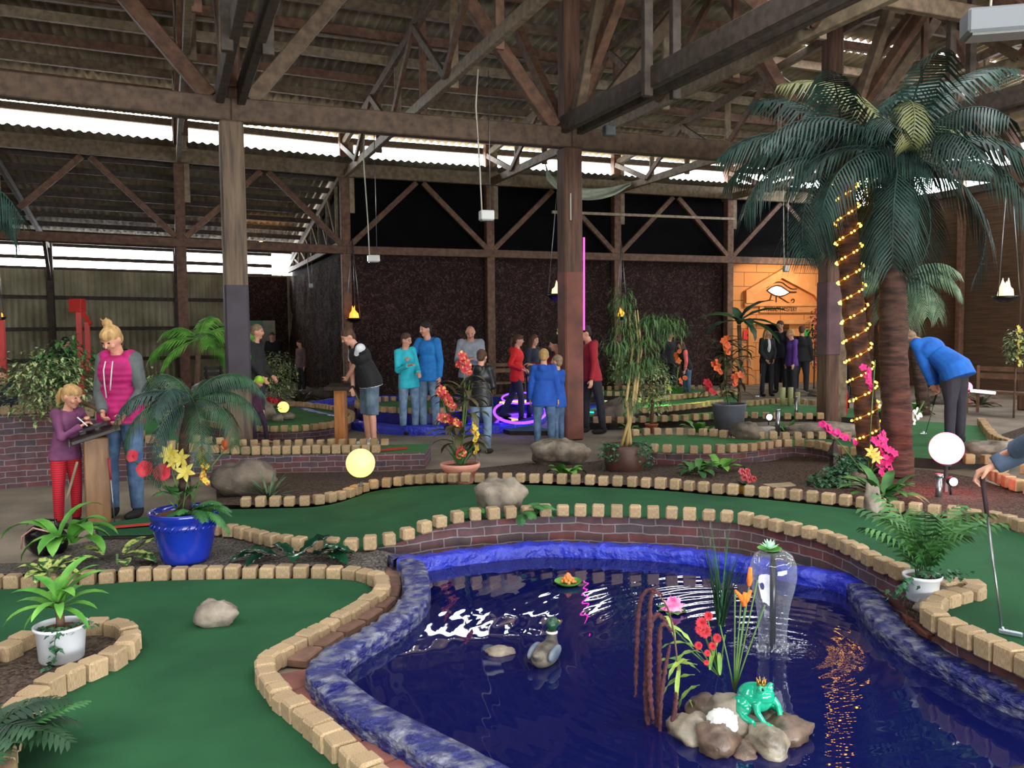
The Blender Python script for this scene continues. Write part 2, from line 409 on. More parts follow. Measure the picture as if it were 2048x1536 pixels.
# ---------------------------------------------------------------- row 2
R2=[-18.75,-15,-11.25,-7.5,-3.75,0,3.75,7.5,11.3]
nm=['far left','second from the left','at the left edge by the fire bowl','behind the light green palm','at the corner of the netting','in the middle of the netting','behind the middle large post','at the left side of the orange facade','at the right side of the orange facade']
for i,s in enumerate(R2):
    t=thing('wall_post','slim timber post of the rear row %s'%nm[i],'post',W(s,.05))
    part(MB().beam(W(s,.05,0),W(s,.05,6.6),.22,.22),'post_shaft',mTimR,t,False)
    part(MB().beam(W(s+.16,0,4.6),W(s+.16,0,6.3),.06,.14),'side_batten',mTimL,t,False)
tag(MB().beam(W(-3.75,0,3.7),W(11.8,0,3.7),.16,.2).beam(W(-19,0,3.7),W(-3.75,0,3.7),.16,.2).build('timber_beam',mTimR,smooth=False),'long red-brown ledger beam along the top of the netting','beam')
tag(MB().beam(W(-3.75,-.12,5.6),W(11.8,-.12,5.6),.14,.32).beam(W(-19,-.12,5.6),W(-3.75,-.12,5.6),.14,.32).build('timber_beam',mTimL,smooth=False),'long pale beam under the upper window strip','beam')
tag(MB().beam(W(-3.75,.3,6.38),W(11.8,.3,6.38),.12,.16).beam(W(-19,.3,6.38),W(-3.75,.3,6.38),.12,.16).build('timber_beam',mTimD,smooth=False),'long dark eaves beam above the upper window strip','beam')
for i in range(len(R2)-1):
    a,b=R2[i],R2[i+1]; m=(a+b)/2
    for s in(a,b):
        e=.1 if s<m else -.1
        tag(MB().beam(W(s+e,-.02,3.82),W(m-e*.8,-.02,5.42),.1,.13).build('wall_brace',mTimR,smooth=False),'diagonal brace rising from a rear post to the middle of its bay','brace','braces of the rear post row')
# roof trusses
tl=['far left','second on the left','above the left palm fronds','behind the left large post','rising from the corner of the netting','above the hanging white box','behind the middle large post','rising from the facade corner']
for i,s in enumerate(R2[:-1]):
    t=thing('roof_truss','light timber roof truss %s'%tl[i],'truss',W(s,-4,5.5),'roof trusses between the rows')
    z0=5.52
    part(MB().beam(W(s,.35,z0),W(s,-14,z0),.1,.18),'bottom_chord',mTimL,t,False)
    part(MB().beam(W(s,.3,RZ(.3)-.32),W(s,-9,RZ(-9)-.32),.1,.16),'top_chord',mTim,t,False)
    part(MB().beam(W(s,-9,RZ(-9)-.32),W(s,-15,RZ(-15)-.32),.1,.16),'top_chord',mTim,t,False)
    vs=[-.1,-1.7,-3.3,-4.9,-6.6,-8.3,-10.2,-12,-13.8]
    for k,v in enumerate(vs[1:]):
        part(MB().beam(W(s+.08,v,z0-.12),W(s+.08,v,RZ(v)-.25),.06,.12),'web_upright',[mTimL,mTimR][k%2],t,False)
        a,b=vs[k],v
        p,q=((a,RZ(a)-.4),(b,z0+.05)) if k%2==0 else ((a,z0+.05),(b,RZ(b)-.4))
        part(MB().beam(W(s-.08,p[0],p[1]),W(s-.08,q[0],q[1]),.06,.13),'web_diagonal',[mTim,mTimR][k%2],t,False)
    # aisle half
    if s<-3:
        part(MB().beam(W(s,0,LZ(0)-.25),W(s,9.9,LZ(9.9)-.2),.1,.16),'rafter',mTimD,t,False)
for k in range(10):
    v=-.4-1.02*k if k<9 else -9.4
    tag(MB().beam(W(-19.8,v,RZ(v)-.12),W(-3.75,v,RZ(v)-.12),.1,.17).beam(W(-3.75,v,RZ(v)-.12),W(11.8,v,RZ(v)-.12),.1,.17).build('purlin',[mTim,mTimR][k%2] if k!=4 else mTimL,smooth=False),'purlin under the corrugated main roof','purlin','purlins under the main roof')
for k in range(5):
    v=-10.6-1.5*k
    tag(MB().beam(W(-19.8,v,RZ(v)-.12),W(-3.75,v,RZ(v)-.12),.1,.17).beam(W(-3.75,v,RZ(v)-.12),W(11.8,v,RZ(v)-.12),.1,.17).build('purlin',mTimR,smooth=False),'purlin under the corrugated main roof','purlin','purlins under the main roof')
for k in range(9):
    v=1+1.05*k
    tag(MB().beam(W(-19.8,v,LZ(v)-.1),W(-3.75 if v>.3 else 11,v,LZ(v)-.1),.08,.14).build('purlin',mTimD,smooth=False),'purlin under the low aisle roof','purlin','purlins under the low roof')
for i,s in enumerate([-18.75,-15,-11.25,-7.5]):
    t=thing('wall_post','outer wall post of the left aisle, %s bays from the netting'%['four','three','two','one'][i],'post',W(s,9.7))
    part(MB().beam(W(s,9.75,0),W(s,9.75,4.5),.2,.2),'post_shaft',mTimD,t,False)
    part(MB().beam(W(s,9.75,3.3),W(s,8.6,4.5),.1,.14),'knee_brace',mTimD,t,False)
# lower truss seen at the corner of the netting
t=thing('corner_truss','narrow lattice truss on top of the side netting','truss',W(-3.8,3,4))
part(MB().beam(W(-3.85,.1,5.45),W(-3.85,9.7,3.95),.08,.12),'top_chord',mTimL,t,False)
part(MB().beam(W(-3.85,.1,3.85),W(-3.85,9.8,3.85),.1,.14),'bottom_chord',mTim,t,False)
for k in range(7):
    v=.6+1.3*k; z=5.45-(v/9.6)*1.5
    part(MB().beam(W(-3.85,v,3.9),W(-3.85,v,z),.05,.08),'web_upright',mTimL,t,False)
    part(MB().beam(W(-3.85,v,3.9),W(-3.85,v+1.2,z-.18),.05,.08),'web_diagonal',mTimL,t,False)
# portals: help Cycles find the daylight through the real openings
def portal(c,sx,sy,rot):
    light('daylight_portal','AREA',c,1,size=(sx,sy),rot=rot).data.cycles.is_portal=True
for v0,v1,hs in SKL:
    for a,b in hs: portal(W((a+b)/2,(v0+v1)/2,RZ((v0+v1)/2)),b-a,abs(v1-v0),(0,0,A))
portal(W(-4,.15,6.15),31,.6,(R(-90),0,A)); portal(W(-12.2,10.1,4.05),15.6,.7,(R(-90),0,A))
portal(W(11.95,-9,5.8),.9,18,(0,R(90),A)); portal(W(-3,-29.5,1.3),18,2.6,(R(90),0,A))
# ---------------------------------------------------------------- course materials
mGreen=mat('green_felt',(33,72,46),(40,85,53),rough=.95,scale=2.2,bump=.0012,bscale=260,spec=.15,detail=8)
mGreenB=mat('green_felt_rear',(58,104,62),(68,118,72),rough=.95,scale=2.2,bump=.001,bscale=200,spec=.15,detail=8)
def gravelmat(name,c1,c2,sc_):
    m=mat(name,c1,c2,rough=.95,scale=sc_,bump=.012,spec=.2)
    nt=m.node_tree;N=nt.nodes;L=nt.links
    tc=[n for n in N if n.type=='TEX_COORD'][0]
    vo=N.new('ShaderNodeTexVoronoi'); vo.inputs['Scale'].default_value=sc_*1.2; L.new(tc.outputs['Object'],vo.inputs['Vector'])
    rp=[n for n in N if n.type=='VALTORGB'][0]; L.new(vo.outputs['Color'],rp.inputs[0]); rp.color_ramp.elements[0].position=.1; rp.color_ramp.elements[1].position=.9
    bp=[n for n in N if n.type=='BUMP'][0]; L.new(vo.outputs['Distance'],bp.inputs['Height']); bp.invert=True
    return m
mGrav=gravelmat('grey_gravel',(44,40,38),(116,108,100),60)
mMulch=gravelmat('brown_mulch',(40,31,26),(98,82,70),50)
mBlock=wood('cut_pine_block',(142,118,88),(178,152,116),(6,6,1),scale=4,rand=.16,rough=.8,bump=.003)
def brickmat():
    m=bpy.data.materials.new('painted_brick_pattern'); m.use_nodes=True; nt=m.node_tree;N=nt.nodes;L=nt.links;b=N['Principled BSDF']
    uv=N.new('ShaderNodeUVMap'); nz=N.new('ShaderNodeTexNoise'); nz.inputs['Scale'].default_value=6; L.new(uv.outputs[0],nz.inputs['Vector'])
    mx=N.new('ShaderNodeMix'); mx.data_type='VECTOR'; mx.inputs[0].default_value=.035; L.new(uv.outputs[0],mx.inputs[4]); L.new(nz.outputs['Color'],mx.inputs[5])
    br=N.new('ShaderNodeTexBrick'); br.inputs['Scale'].default_value=1.; br.inputs['Brick Width'].default_value=.2; br.inputs['Row Height'].default_value=.066; br.inputs['Mortar Size'].default_value=.006; br.inputs['Mortar Smooth'].default_value=.4
    br.inputs['Color1'].default_value=lin((104,58,58)); br.inputs['Color2'].default_value=lin((74,64,70)); br.inputs['Mortar'].default_value=lin((132,124,128))
    L.new(mx.outputs[1],br.inputs['Vector'])
    n2=N.new('ShaderNodeTexNoise'); n2.inputs['Scale'].default_value=9; n2.inputs['Detail'].default_value=6; L.new(uv.outputs[0],n2.inputs['Vector'])
    m2=N.new('ShaderNodeMix'); m2.data_type='RGBA'; m2.blend_type='OVERLAY'; m2.inputs[0].default_value=.7; L.new(br.outputs[0],m2.inputs[6]); L.new(n2.outputs[0],m2.inputs[7])
    L.new(m2.outputs[2],b.inputs['Base Color']); b.inputs['Roughness'].default_value=.75
    bp=N.new('ShaderNodeBump'); bp.inputs['Distance'].default_value=.004; bp.invert=True; L.new(br.outputs['Fac'],bp.inputs['Height']); L.new(bp.outputs[0],b.inputs['Normal'])
    return m
mBrick=brickmat()
mSkirt=mat('dark_lane_base',(34,28,24),(52,44,38),rough=.9,scale=8)
def lane(name,lab,pts,z,m=None,skirt=None,zb=0.):
    "a raised putting lane: felt top, base skirt; pts closed world polygon"
    pts=[V((p[0],p[1],z)) for p in pts]
    o=MB().poly(pts).build(name,m or mGreen,smooth=False); tag(o,lab,'putting lane')
    if skirt is not None and z-zb>.02:
        q=pts+[pts[0]]
        part(MB().strip(q,zb,z-.002),'brick_skirt',skirt,o,False)
    return o
# ---- edging blocks
BL=[]   # (position, rotation, size, label, group)
def blocks(pts,z,step,size,lab,grp,near=True,jit=.1,h=None,closed=False,skip=()):
    pts=smoothline([V((p[0],p[1],0)) for p in pts],step,closed)
    for i,p in enumerate(pts[:-1] if closed else pts):
        if i in skip: continue
        a=pts[max(0,i-1)]; b=pts[min(len(pts)-1,i+1)]; t=b-a
        s=[size*(1+rnd.uniform(-.07,.07)) for _ in range(3)]
        if h: s[2]=h*(1+rnd.uniform(-.06,.06))
        BL.append((V((p.x+rnd.uniform(-1,1)*.004,p.y+rnd.uniform(-1,1)*.004,z+s[2]/2)),math.atan2(t.y,t.x)+rnd.uniform(-jit,jit),s,lab,grp,near))
# ---- front left lane
z1=.03
back=[(-240,1188),(0,1179),(152,1172),(281,1163),(434,1159),(574,1157),(664,1158),(715,1162)]
corner=[(740,1172),(746,1187)]
right=[(738,1203),(698,1228),(641,1262),(586,1293),(540,1318),(520,1340),(522,1364),(546,1396),(586,1435),(633,1474),(684,1514),(730,1556),(790,1605)]
pen=[(-40,1330),(0,1318),(31,1300),(70,1288),(117,1275),(172,1262),(215,1262),(250,1272),(268,1292),(255,1316),(225,1334),(188,1352),(150,1370),(112,1388),(76,1408),(48,1432),(30,1466),(18,1500),(10,1540),(0,1600)]
gp=[P(x,y,z1) for x,y in back+corner+right]+[P(300,1640,z1),P(-40,1640,z1)]
lane('putting_lane','large dark green putting surface in the left foreground',smoothline(gp[:-2],.12)+gp[-2:]+[P(-300,1640,z1),P(-400,1182,z1)],z1,skirt=mSkirt)
g='pine blocks of the left foreground lane'
blocks([P(x,y-6,.03) for x,y in back]+[P(752,1166,.03)],.005,.118,.098,'pine edging block along the back of the left foreground lane','pine blocks at the back of the left foreground lane')
blocks([P(x,y,.03) for x,y in[(762,1176),(764,1196),(738,1216),(700,1240),(646,1272),(592,1304),(546,1330),(530,1352),(540,1378),(566,1412),(606,1448),(654,1488),(704,1530),(760,1580)]],.005,.106,.1,'pine edging block between the left foreground lane and the paving bricks','pine blocks beside the paving bricks')
blocks([P(x,y,.08) for x,y in[(-150,1352),(0,1308),(40,1286),(90,1270),(150,1258),(215,1252),(250,1262),(262,1282),(246,1302),(208,1322),(166,1342),(130,1358),(94,1376),(62,1400),(34,1424),(16,1456),(6,1500),(0,1560)]],.02,.125,.105,'pine edging block around the bay of the white flower pot','pine blocks around the white pot bay')
tag(MB().poly([P(x,y,.045) for x,y in[(-200,1345),(0,1322),(90,1284),(215,1262),(246,1284),(208,1312),(130,1350),(62,1390),(16,1446),(0,1500),(-200,1600)]]).build('potting_soil',mMulch,smooth=False),'dark soil inside the bay around the white pot at the lower left','soil',kind='stuff')
# ---- central lane (raised behind the pool)
zc=.25
cfar=[(492,1018),(533,1017),(581,1016),(629,1014),(666,1008),(697,999),(737,984),(771,978),(812,973),(860,970),(908,969),(962,969),(1034,969),(1130,972),(1232,976),(1337,982),(1432,991),(1531,999),(1635,1010),(1738,1022),(1840,1034),(1930,1044),(1990,1052),(2048,1070),(2110,1095)]
cnear=[(434,1062),(478,1067),(530,1081),(580,1090),(640,1096),(690,1095),(740,1090),(791,1078),(843,1059),(894,1041),(945,1033),(993,1030),(1068,1025),(1147,1024),(1225,1026),(1300,1028),(1382,1032),(1436,1035),(1490,1041),(1552,1055),(1610,1068),(1668,1086),(1722,1114),(1776,1141),(1830,1165),(1868,1180)]
cbay=[(1904,1176),(1941,1174),(1945,1192),(1912,1199),(1880,1212),(1864,1224),(1866,1238),(1896,1254),(1949,1280),(2007,1306),(2060,1334),(2120,1364)]
def zl(x):
    t=max(0,min(1,(x-690)/260)); return .10+(zc-.10)*t*t*(3-2*t)
def ZL(p): return zl(1024+F*p[0]/p[1])
cfar+=[(2170,1118)]; 
wf=[P(x,y,zl(x)) for x,y in cfar]; wn=[P(x,y+8,zl(x)) for x,y in cnear]; wb=[P(x,y,zc) for x,y in cbay+[(2175,1392)]]
lf=smoothline(wf,.15); ln=smoothline(wn+wb,.12)
leftend=[P(400,1046,.08),P(300,1068,.07),P(200,1072,.06),P(190,1050,.06),P(300,1030,.07),P(420,1022,.08)]
def surf(poly,zf,step=.2):
    "triangulated surface over a plan polygon with heights zf(p)"
    p2=[V((p[0],p[1])) for p in poly]; n=len(p2); xs=[p.x for p in p2]; ys=[p.y for p in p2]; ex=[]
    def ins(x,y):
        c=False
        for i in range(n):
            a,b=p2[i],p2[i-1]
            if (a.y>y)!=(b.y>y) and x<(b.x-a.x)*(y-a.y)/(b.y-a.y)+a.x: c=not c
        return c
    y=min(ys)+step/2
    while y<max(ys):
        x=min(xs)+step/2
        while x<max(xs):
            if ins(x,y) and all((V((x,y))-q).length>step*.4 for q in p2): ex.append(V((x,y)))
            x+=step
        y+=step
    vs,es,fs,_,_,_=geometry.delaunay_2d_cdt(p2+ex,[],[list(range(n))],1,1e-5)
    return MB().add([(v.x,v.y,zf(v)) for v in vs],[tuple(f) for f in fs])
def ZZ(p):
    x=1024+F*p[0]/p[1]; return zl(x) if x>430 else .06+(zl(x)-.06)*max(0,min(1,(x-300)/130))
part_o=tag(surf(lf+ln[::-1]+leftend,ZZ).build('putting_lane',mGreen),'long curving green putting lane behind the blue pool','putting lane')
part(MB().strip(offset(ln,.02),[.0]*len(ln),[ZL(p) for p in ln]),'brick_skirt',mBrick,part_o,False)
part(MB().strip(lf,0,[ZL(p)-.003 for p in lf]),'back_skirt',mSkirt,part_o,False)
part(MB().strip(leftend,0,.055),'end_skirt',mSkirt,part_o,False)
part(MB().add([P(225,1052,.07),P(305,1045,.075),P(305,1050,.075),P(225,1057,.07)],[(0,1,2,3)]),'tee_line',mat('red_tee_line',(170,44,30),rough=.8),part_o,False)
def zblocks(pts,dz,*a,**k):
    n0=len(BL); blocks(pts,0,*a,**k)
    for i in range(n0,len(BL)):
        q=BL[i]; BL[i]=(V((q[0].x,q[0].y,ZL(q[0])+dz+q[2][2]/2)),)+q[1:]
zblocks([P(x,y-4,zl(x)) for x,y in cfar],.002,.132,.090,'pine edging block along the far side of the long central lane','pine blocks on the far side of the central lane')
zblocks([P(x,y+8,zl(x)) for x,y in cnear[:7]],.002,.132,.096,'pine edging block along the left near edge of the central lane','pine blocks at the left near edge of the central lane')
zblocks([P(x,y+8,zl(x)) for x,y in cnear[6:-1]],.002,.138,.09,'pine edging block standing on the brick wall behind the pool','pine blocks on the wall behind the pool')
blocks([P(x,y+4,zc) for x,y in [(1890,1180)]+cbay[:-1]],zc-.04,.118,.102,'pine edging block around the right-hand white pot bay','pine blocks round the right pot bay')
# ---- pool
zr=.13; zw=.04
po=[(795,1108),(803,1140),(805,1175),(786,1210),(737,1244),(685,1271),(641,1298),(614,1326),(612,1352),(664,1403),(723,1442),(797,1481),(870,1520),(960,1570),(1100,1640)]
pfar=[(826,1108),(908,1095),(1010,1084),(1095,1079),(1215,1082),(1297,1085),(1407,1095),(1490,1107),(1552,1115),(1614,1130),(1676,1139),(1734,1156),(1767,1182),(1788,1213),(1821,1246),(1862,1273),(1925,1306),(1987,1335),(2048,1364),(2140,1400),(2260,1450)]
out=[P(x,y,zr) for x,y in po[::-1]+pfar]
ol=smoothline(out,.03)
wid=.17
cl=offset(ol,-wid/2); il=offset(ol,-wid)
# water
def watermat():
    m=bpy.data.materials.new('pool_water'); m.use_nodes=True; nt=m.node_tree;N=nt.nodes;L=nt.links;b=N['Principled BSDF']
    b.inputs['Roughness'].default_value=.015; b.inputs['IOR'].default_value=1.33; b.inputs['Specular IOR Level'].default_value=.7
    b.inputs['Base Color'].default_value=lin((12,16,64))
    tc=N.new('ShaderNodeTexCoord')
    def math_(op,a=None,b_=None,c=None):
        n=N.new('ShaderNodeMath'); n.operation=op
        for i,x in enumerate((a,b_,c)):
            if x is None: continue
            if isinstance(x,(int,float)): n.inputs[i].default_value=x
            else: L.new(x,n.inputs[i])
        return n.outputs[0]
    vl=N.new('ShaderNodeVectorMath'); vl.operation='LENGTH'; 
    nzd=N.new('ShaderNodeTexNoise'); nzd.inputs['Scale'].default_value=3.5; L.new(tc.outputs['Object'],nzd.inputs['Vector'])
    L.new(tc.outputs['Object'],vl.inputs[0])   # object origin sits at the fountain
    d=math_('ADD',vl.outputs['Value'],math_('MULTIPLY',nzd.outputs[0],.07))
    ring=math_('SINE',math_('MULTIPLY',d,2*PI/.095))
    amp=math_('DIVIDE',.00034,math_('ADD',math_('MULTIPLY',vl.outputs['Value'],1.3),.55))
    ringh=math_('MULTIPLY',ring,amp)
    n1=N.new('ShaderNodeTexNoise'); n1.inputs['Scale'].default_value=1.9; n1.inputs['Detail'].default_value=.6
    mp=N.new('ShaderNodeMapping'); mp.inputs['Rotation'].default_value=(0,0,R(-25)); mp.inputs['Scale'].default_value=(1.,1.7,1); L.new(tc.outputs['Object'],mp.inputs[0]); L.new(mp.outputs[0],n1.inputs['Vector'])
    h=math_('ADD',ringh,math_('MULTIPLY',n1.outputs[0],.0042))
    # splash roughness near the fountain
    n2=N.new('ShaderNodeTexNoise'); n2.inputs['Scale'].default_value=26; n2.inputs['Detail'].default_value=3; L.new(tc.outputs['Object'],n2.inputs['Vector'])
    near=math_('POWER',2.718,math_('MULTIPLY',vl.outputs['Value'],-7))
    h=math_('ADD',h,math_('MULTIPLY',math_('MULTIPLY',n2.outputs[0],near),.008))
    bp=N.new('ShaderNodeBump'); bp.inputs['Strength'].default_value=1; bp.inputs['Distance'].default_value=1; L.new(h,bp.inputs['Height']); L.new(bp.outputs[0],b.inputs['Normal'])
    return m
FT=P(1545,1296,zw)
wpts=[V((p.x,p.y,zw)) for p in il]
pw=MB().poly(wpts).build('pool_water',watermat(),smooth=False,loc=FT)
tag(pw,'dark blue rippled water filling the pool in the foreground','water',kind='stuff')
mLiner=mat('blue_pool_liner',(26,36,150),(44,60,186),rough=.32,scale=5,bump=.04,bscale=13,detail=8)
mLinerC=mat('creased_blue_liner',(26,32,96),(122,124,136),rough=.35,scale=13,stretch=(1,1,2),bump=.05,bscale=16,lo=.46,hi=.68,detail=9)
def rim(cl,w,h,m,name,lab):
    prof=[(-w*.5,-.02),(-w*.5,h*.75),(-w*.46,h*.95),(-w*.2,h*1.0),(w*.2,h*.98),(w*.45,h*.93),(w*.5,h*.75),(w*.51,-.0)]
    mb=MB(); n=len(prof)
    for i,p in enumerate(cl):
        a=cl[max(0,i-1)];b=cl[min(len(cl)-1,i+1)];t=(b-a);t.z=0;t.normalize();nr=V((-t.y,t.x,0))
        for j,(x,z) in enumerate(prof):
            k=noise.noise(V((p.x*9,p.y*9,j*.35)))*.014+abs(noise.noise(V((p.x*22,p.y*22,j*.3))))*.02-.006
            mb.v.append(tuple(V((p.x,p.y,0))+nr*(x+k*(0 if j in(0,n-1) else 1))+V((0,0,z+(k if 0<j<n-1 else 0)))))
    for i in range(len(cl)-1):
        for j in range(n-1): a=i*n+j; mb.f.append((a,a+1,a+n+1,a+n)); mb.m.append(0 if (m is None or True) else 1)
    return mb
k0=min(range(len(cl)),key=lambda i:(cl[i]-P(800,1115,zr)).length)
k1=min(range(len(cl)),key=lambda i:(cl[i]-P(1740,1165,zr)).length)
pool=thing('pool_rim','crumpled blue vinyl rim surrounding the foreground pool','pool rim',FT)
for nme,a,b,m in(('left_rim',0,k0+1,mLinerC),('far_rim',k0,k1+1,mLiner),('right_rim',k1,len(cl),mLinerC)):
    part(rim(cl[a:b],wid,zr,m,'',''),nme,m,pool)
# ---- paving bricks
mPav=[mat('red_paver',(112,64,56),(138,84,72),rough=.8,scale=9,bump=.003,rand=.2),mat('brown_paver',(92,66,54),(120,88,72),rough=.85,scale=9,bump=.003,rand=.15)]
def pavers(pts,z,L_,w_,lab,grp,mi=0):
    mi=1 if 'left of' in lab else 0
    pts=smoothline([V((p[0],p[1],0)) for p in pts],L_+.008)
    for i in range(len(pts)-1):
        a,b=pts[i],pts[i+1]; t=b-a
        o=MB().cbox((0,0,0),(L_-.006,w_,.05),.009).build('paving_brick',mPav[mi],smooth=False); o.location=(a+b)/2+V((0,0,z)); o.rotation_euler=(rnd.uniform(-.03,.03),rnd.uniform(-.02,.02),math.atan2(t.y,t.x)+rnd.uniform(-.04,.04))
        tag(o,lab,'brick',grp)
pavers([P(x,y,.05) for x,y in[(778,1118),(786,1152),(782,1186),(750,1216),(708,1244),(660,1272),(618,1298),(590,1322)]],.03,.2,.11,'brown paving brick in the gutter left of the pool rim','paving bricks left of the pool',1)
pavers([P(x,y,.05) for x,y in[(580,1344),(620,1388),(680,1428),(740,1470),(800,1516),(860,1560)]],.03,.21,.17,'reddish paving brick between the pine blocks and the lower left pool rim','paving bricks at the lower left of the pool')
pavers([P(x,y,.05) for x,y in[(1776,1168),(1812,1208),(1846,1246),(1900,1282),(1960,1312),(2040,1346),(2110,1376)]],.03,.21,.14,'reddish paving brick right of the pool rim','paving bricks right of the pool')
# ---- gravel beds
def bed(name,lab,pts,m,sub=True):
    return tag(MB().poly(pts).build(name,m,smooth=False),lab,'gravel',kind='stuff')
bed('gravel_bed','grey gravel around the large blue pot',[P(-250,1154,.05),P(150,1146,.075),P(434,1134,.085),P(574,1132,.085),P(700,1133,.085),P(768,1150,.06),P(776,1122,.08),P(800,1110,.10),P(760,1100,.12),P(737,1098,.10),P(690,1103,.095),P(640,1104,.095),P(580,1098,.095),P(530,1089,.095),P(478,1075,.095),P(434,1070,.09),P(300,1078,.06),P(190,1080,.05),P(110,1096,.01),P(60,1125,.01),P(-250,1135,.01)],mGrav)
bed('gravel_bed','narrow soil between the pool rim and the right paving',[P(1760,1140,.2),P(1800,1158,.23),P(1860,1176,.245),P(1890,1184,.245),P(1895,1200,.24),P(1862,1222,.24),P(1850,1236,.22),P(1890,1262,.2),P(1950,1290,.16),P(2060,1345,.12),P(2060,1372,.03),P(1950,1318,.03),P(1850,1262,.05),P(1800,1205,.12),P(1770,1165,.12)],mMulch)
GB=[(434,1010,.09),(533,1010,.09),(629,1008,.09),(697,992,.09),(771,970,.12),(860,962,.17),(1034,961,.2),(1232,968,.2),(1432,983,.2),(1635,1002,.2),(1770,1018,.2),(1900,1030,.2),(2000,1045,.2),(2110,1085,.2),
    (2110,985,.12),(2007,975,.12),(1950,955,.12),(1860,940,.14),(1780,935,.15),(1700,922,.1),(1610,905,.1),(1560,914,.02),(1490,922,.02),(1400,925,.02),(1300,922,.02),(1240,915,.02),(1150,928,.02),(1050,926,.02),(960,936,.02),(880,938,.02),(760,943,.02),(600,945,.02),(500,948,.02),(430,955,.02)]
bed('gravel_bed','brown mulch and gravel strip behind the central lane',[P(*q) for q in GB],mMulch)
bed('gravel_bed','brown mulch bed beyond the right end of the course',[P(2000,905,.03),P(1998,870,.03),P(2060,850,.03),P(2160,850,.03),P(2160,930,.03),P(2050,925,.03)],mMulch)
# ---- raised brick walled lane at the far left, ramping down to the tee platform
wl_=[(-140,990,.82),(-60,984,.82),(60,973,.82),(150,967,.80),(205,964,.72),(245,962,.58),(330,958,.36),(420,952,.27),(500,947,.22),(600,943,.21),(740,941,.21),(850,938,.21)]
base=[P(x,y,0) for x,y,z in wl_]; bs=smoothline([V((p.x,p.y,q[2])) for p,q in zip(base,wl_)],.15)
top=bs
fwd=V((.12,1.,0))
ln0=MB()
back_=[V((p.x,p.y+ (1.35 if p.z>.5 else .8),p.z)) for p in bs]
n=len(bs); ln0.add([tuple(p) for p in bs]+[tuple(p) for p in back_],[(i,i+1,n+i+1,n+i) for i in range(n-1)])
rl=tag(ln0.build('raised_lane',mGreenB,smooth=False),'raised lane on a curved painted brick wall, ramping down from the far left','putting lane')
part(MB().strip(offset(bs,-.01),0,[p.z for p in bs]),'brick_skirt',mBrick,rl,False)
part(MB().strip([bs[-1],back_[-1]],0,.21),'end_skirt',mBrick,rl,False)
part(MB().add([P(758,898,.215),P(812,893,.215),P(818,898,.215),P(762,903,.215)],[(0,1,2,3)]),'tee_line',mat('red_tee_line',(170,44,30)),rl,False)
def blocks3(pts,step,size,lab,grp,near,skip=()):
    pts=resample([V(p) for p in pts],step)
    for i,p in enumerate(pts):
        a=pts[max(0,i-1)];b=pts[min(len(pts)-1,i+1)];t=b-a;s=[size*(1+rnd.uniform(-.07,.07)) for _ in range(3)]
        BL.append((p+V((0,0,s[2]/2)),math.atan2(t.y,t.x)+rnd.uniform(-.08,.08),s,lab,grp,near))
i_=min(range(n),key=lambda i:(bs[i]-P(728,943,.21)).length)
blocks3(offset(bs[:i_+1],.05),.12,.105,'pine edging block on top of the curved brick wall at the far left','pine blocks on the far left brick wall',True)
blocks3(offset(back_[int(n*.45):i_+1],-.05),.14,.09,'','',False)
# ---- round lane with the small yellow globe
def ell(px,py,rx,ry,z,n=40,a0=0,a1=360):
    return [P(px+rx*math.cos(R(a0+(a1-a0)*i/n)),py+ry*math.sin(R(a0+(a1-a0)*i/n)),z) for i in range(n)]
e=ell(545,838,160,26,.15)
lane('putting_lane','oval green lane with rocks and a small glowing globe, rear left',e,.15,mGreenB,mBrick)
blocks(e,.151,.16,.1,'','',False,closed=True)
# ---- rear pool with blue lights
mLed=mat('blue_led',(20,20,200),emit=(30,30,255),es=7.)
mLedP=mat('violet_led',(60,20,220),emit=(90,40,255),es=7.)
mLedT=mat('teal_led',(20,160,160),emit=(40,255,215),es=2.5)
ring=smoothline([P(x,y,.12) for x,y in[(520,806),(575,794),(640,789),(700,786),(770,788)]],.15)
er=smoothline([P(x,y,.12) for x,y in[(596,812),(640,804),(700,796),(800,793),(920,795),(1010,798),(1070,812),(1080,832),(1030,848),(930,853),(820,855),(730,848),(670,834),(622,824)]],.15,True)
rp=thing('rear_pool','blue rimmed pool with blue lights in the middle background','pool',(er[0].x,er[0].y,0))
part(rim(er,.2,.16,None,'',''),'pool_rim',mLiner,rp)
part(MB().poly([V((p.x,p.y,.05)) for p in er]),'water',mat('rear_pool_water',(14,16,74),rough=.06,spec=.6),rp,False)
isl=ell(832,814,118,13,.3,30)
lane('putting_lane','small green island lane in the rear blue lit pool',isl,.3,mGreenB,None)
blocks(isl,.301,.18,.1,'','',False,closed=True)
o=bpy.data.objects['putting_lane.003']
part(MB().strip(isl+[isl[0]],.06,.298),'blue_skirt',mat('blue_skirt_sheet',(24,26,120),rough=.4),o,False)
lb=MB()
for p in resample(offset(isl,.03)+[],.09):
    lb.box((p.x,p.y,.2),(.028,.028,.16))
lb2=MB()
for i,p in enumerate(resample(offset(isl,-.03),.09)): lb2.box((p.x,p.y,.2),(.03,.03,.17))
lo=tag(lb2.build('led_light_strip',mLed,smooth=False),'row of vertical blue lights hanging round the island in the rear pool','light strip')
il2=ell(1040,818,52,22,.25,26)
tag(MB().tube([V((p.x,p.y,.2)) for p in il2+[il2[0]]],.025,6).tube([V((p.x,p.y,.32)) for p in ell(1044,808,40,12,.2,26)],.02,6).build('led_light_strip',mLedP),'violet blue light rings behind the woman in the red jacket','light strip')
tg=ell(1195,812,46,10,.2,24)
lane('putting_lane','small teal lit basin right of the middle large post',tg,.15,mat('rear_basin_blue',(24,40,120),rough=.3),mBrick)
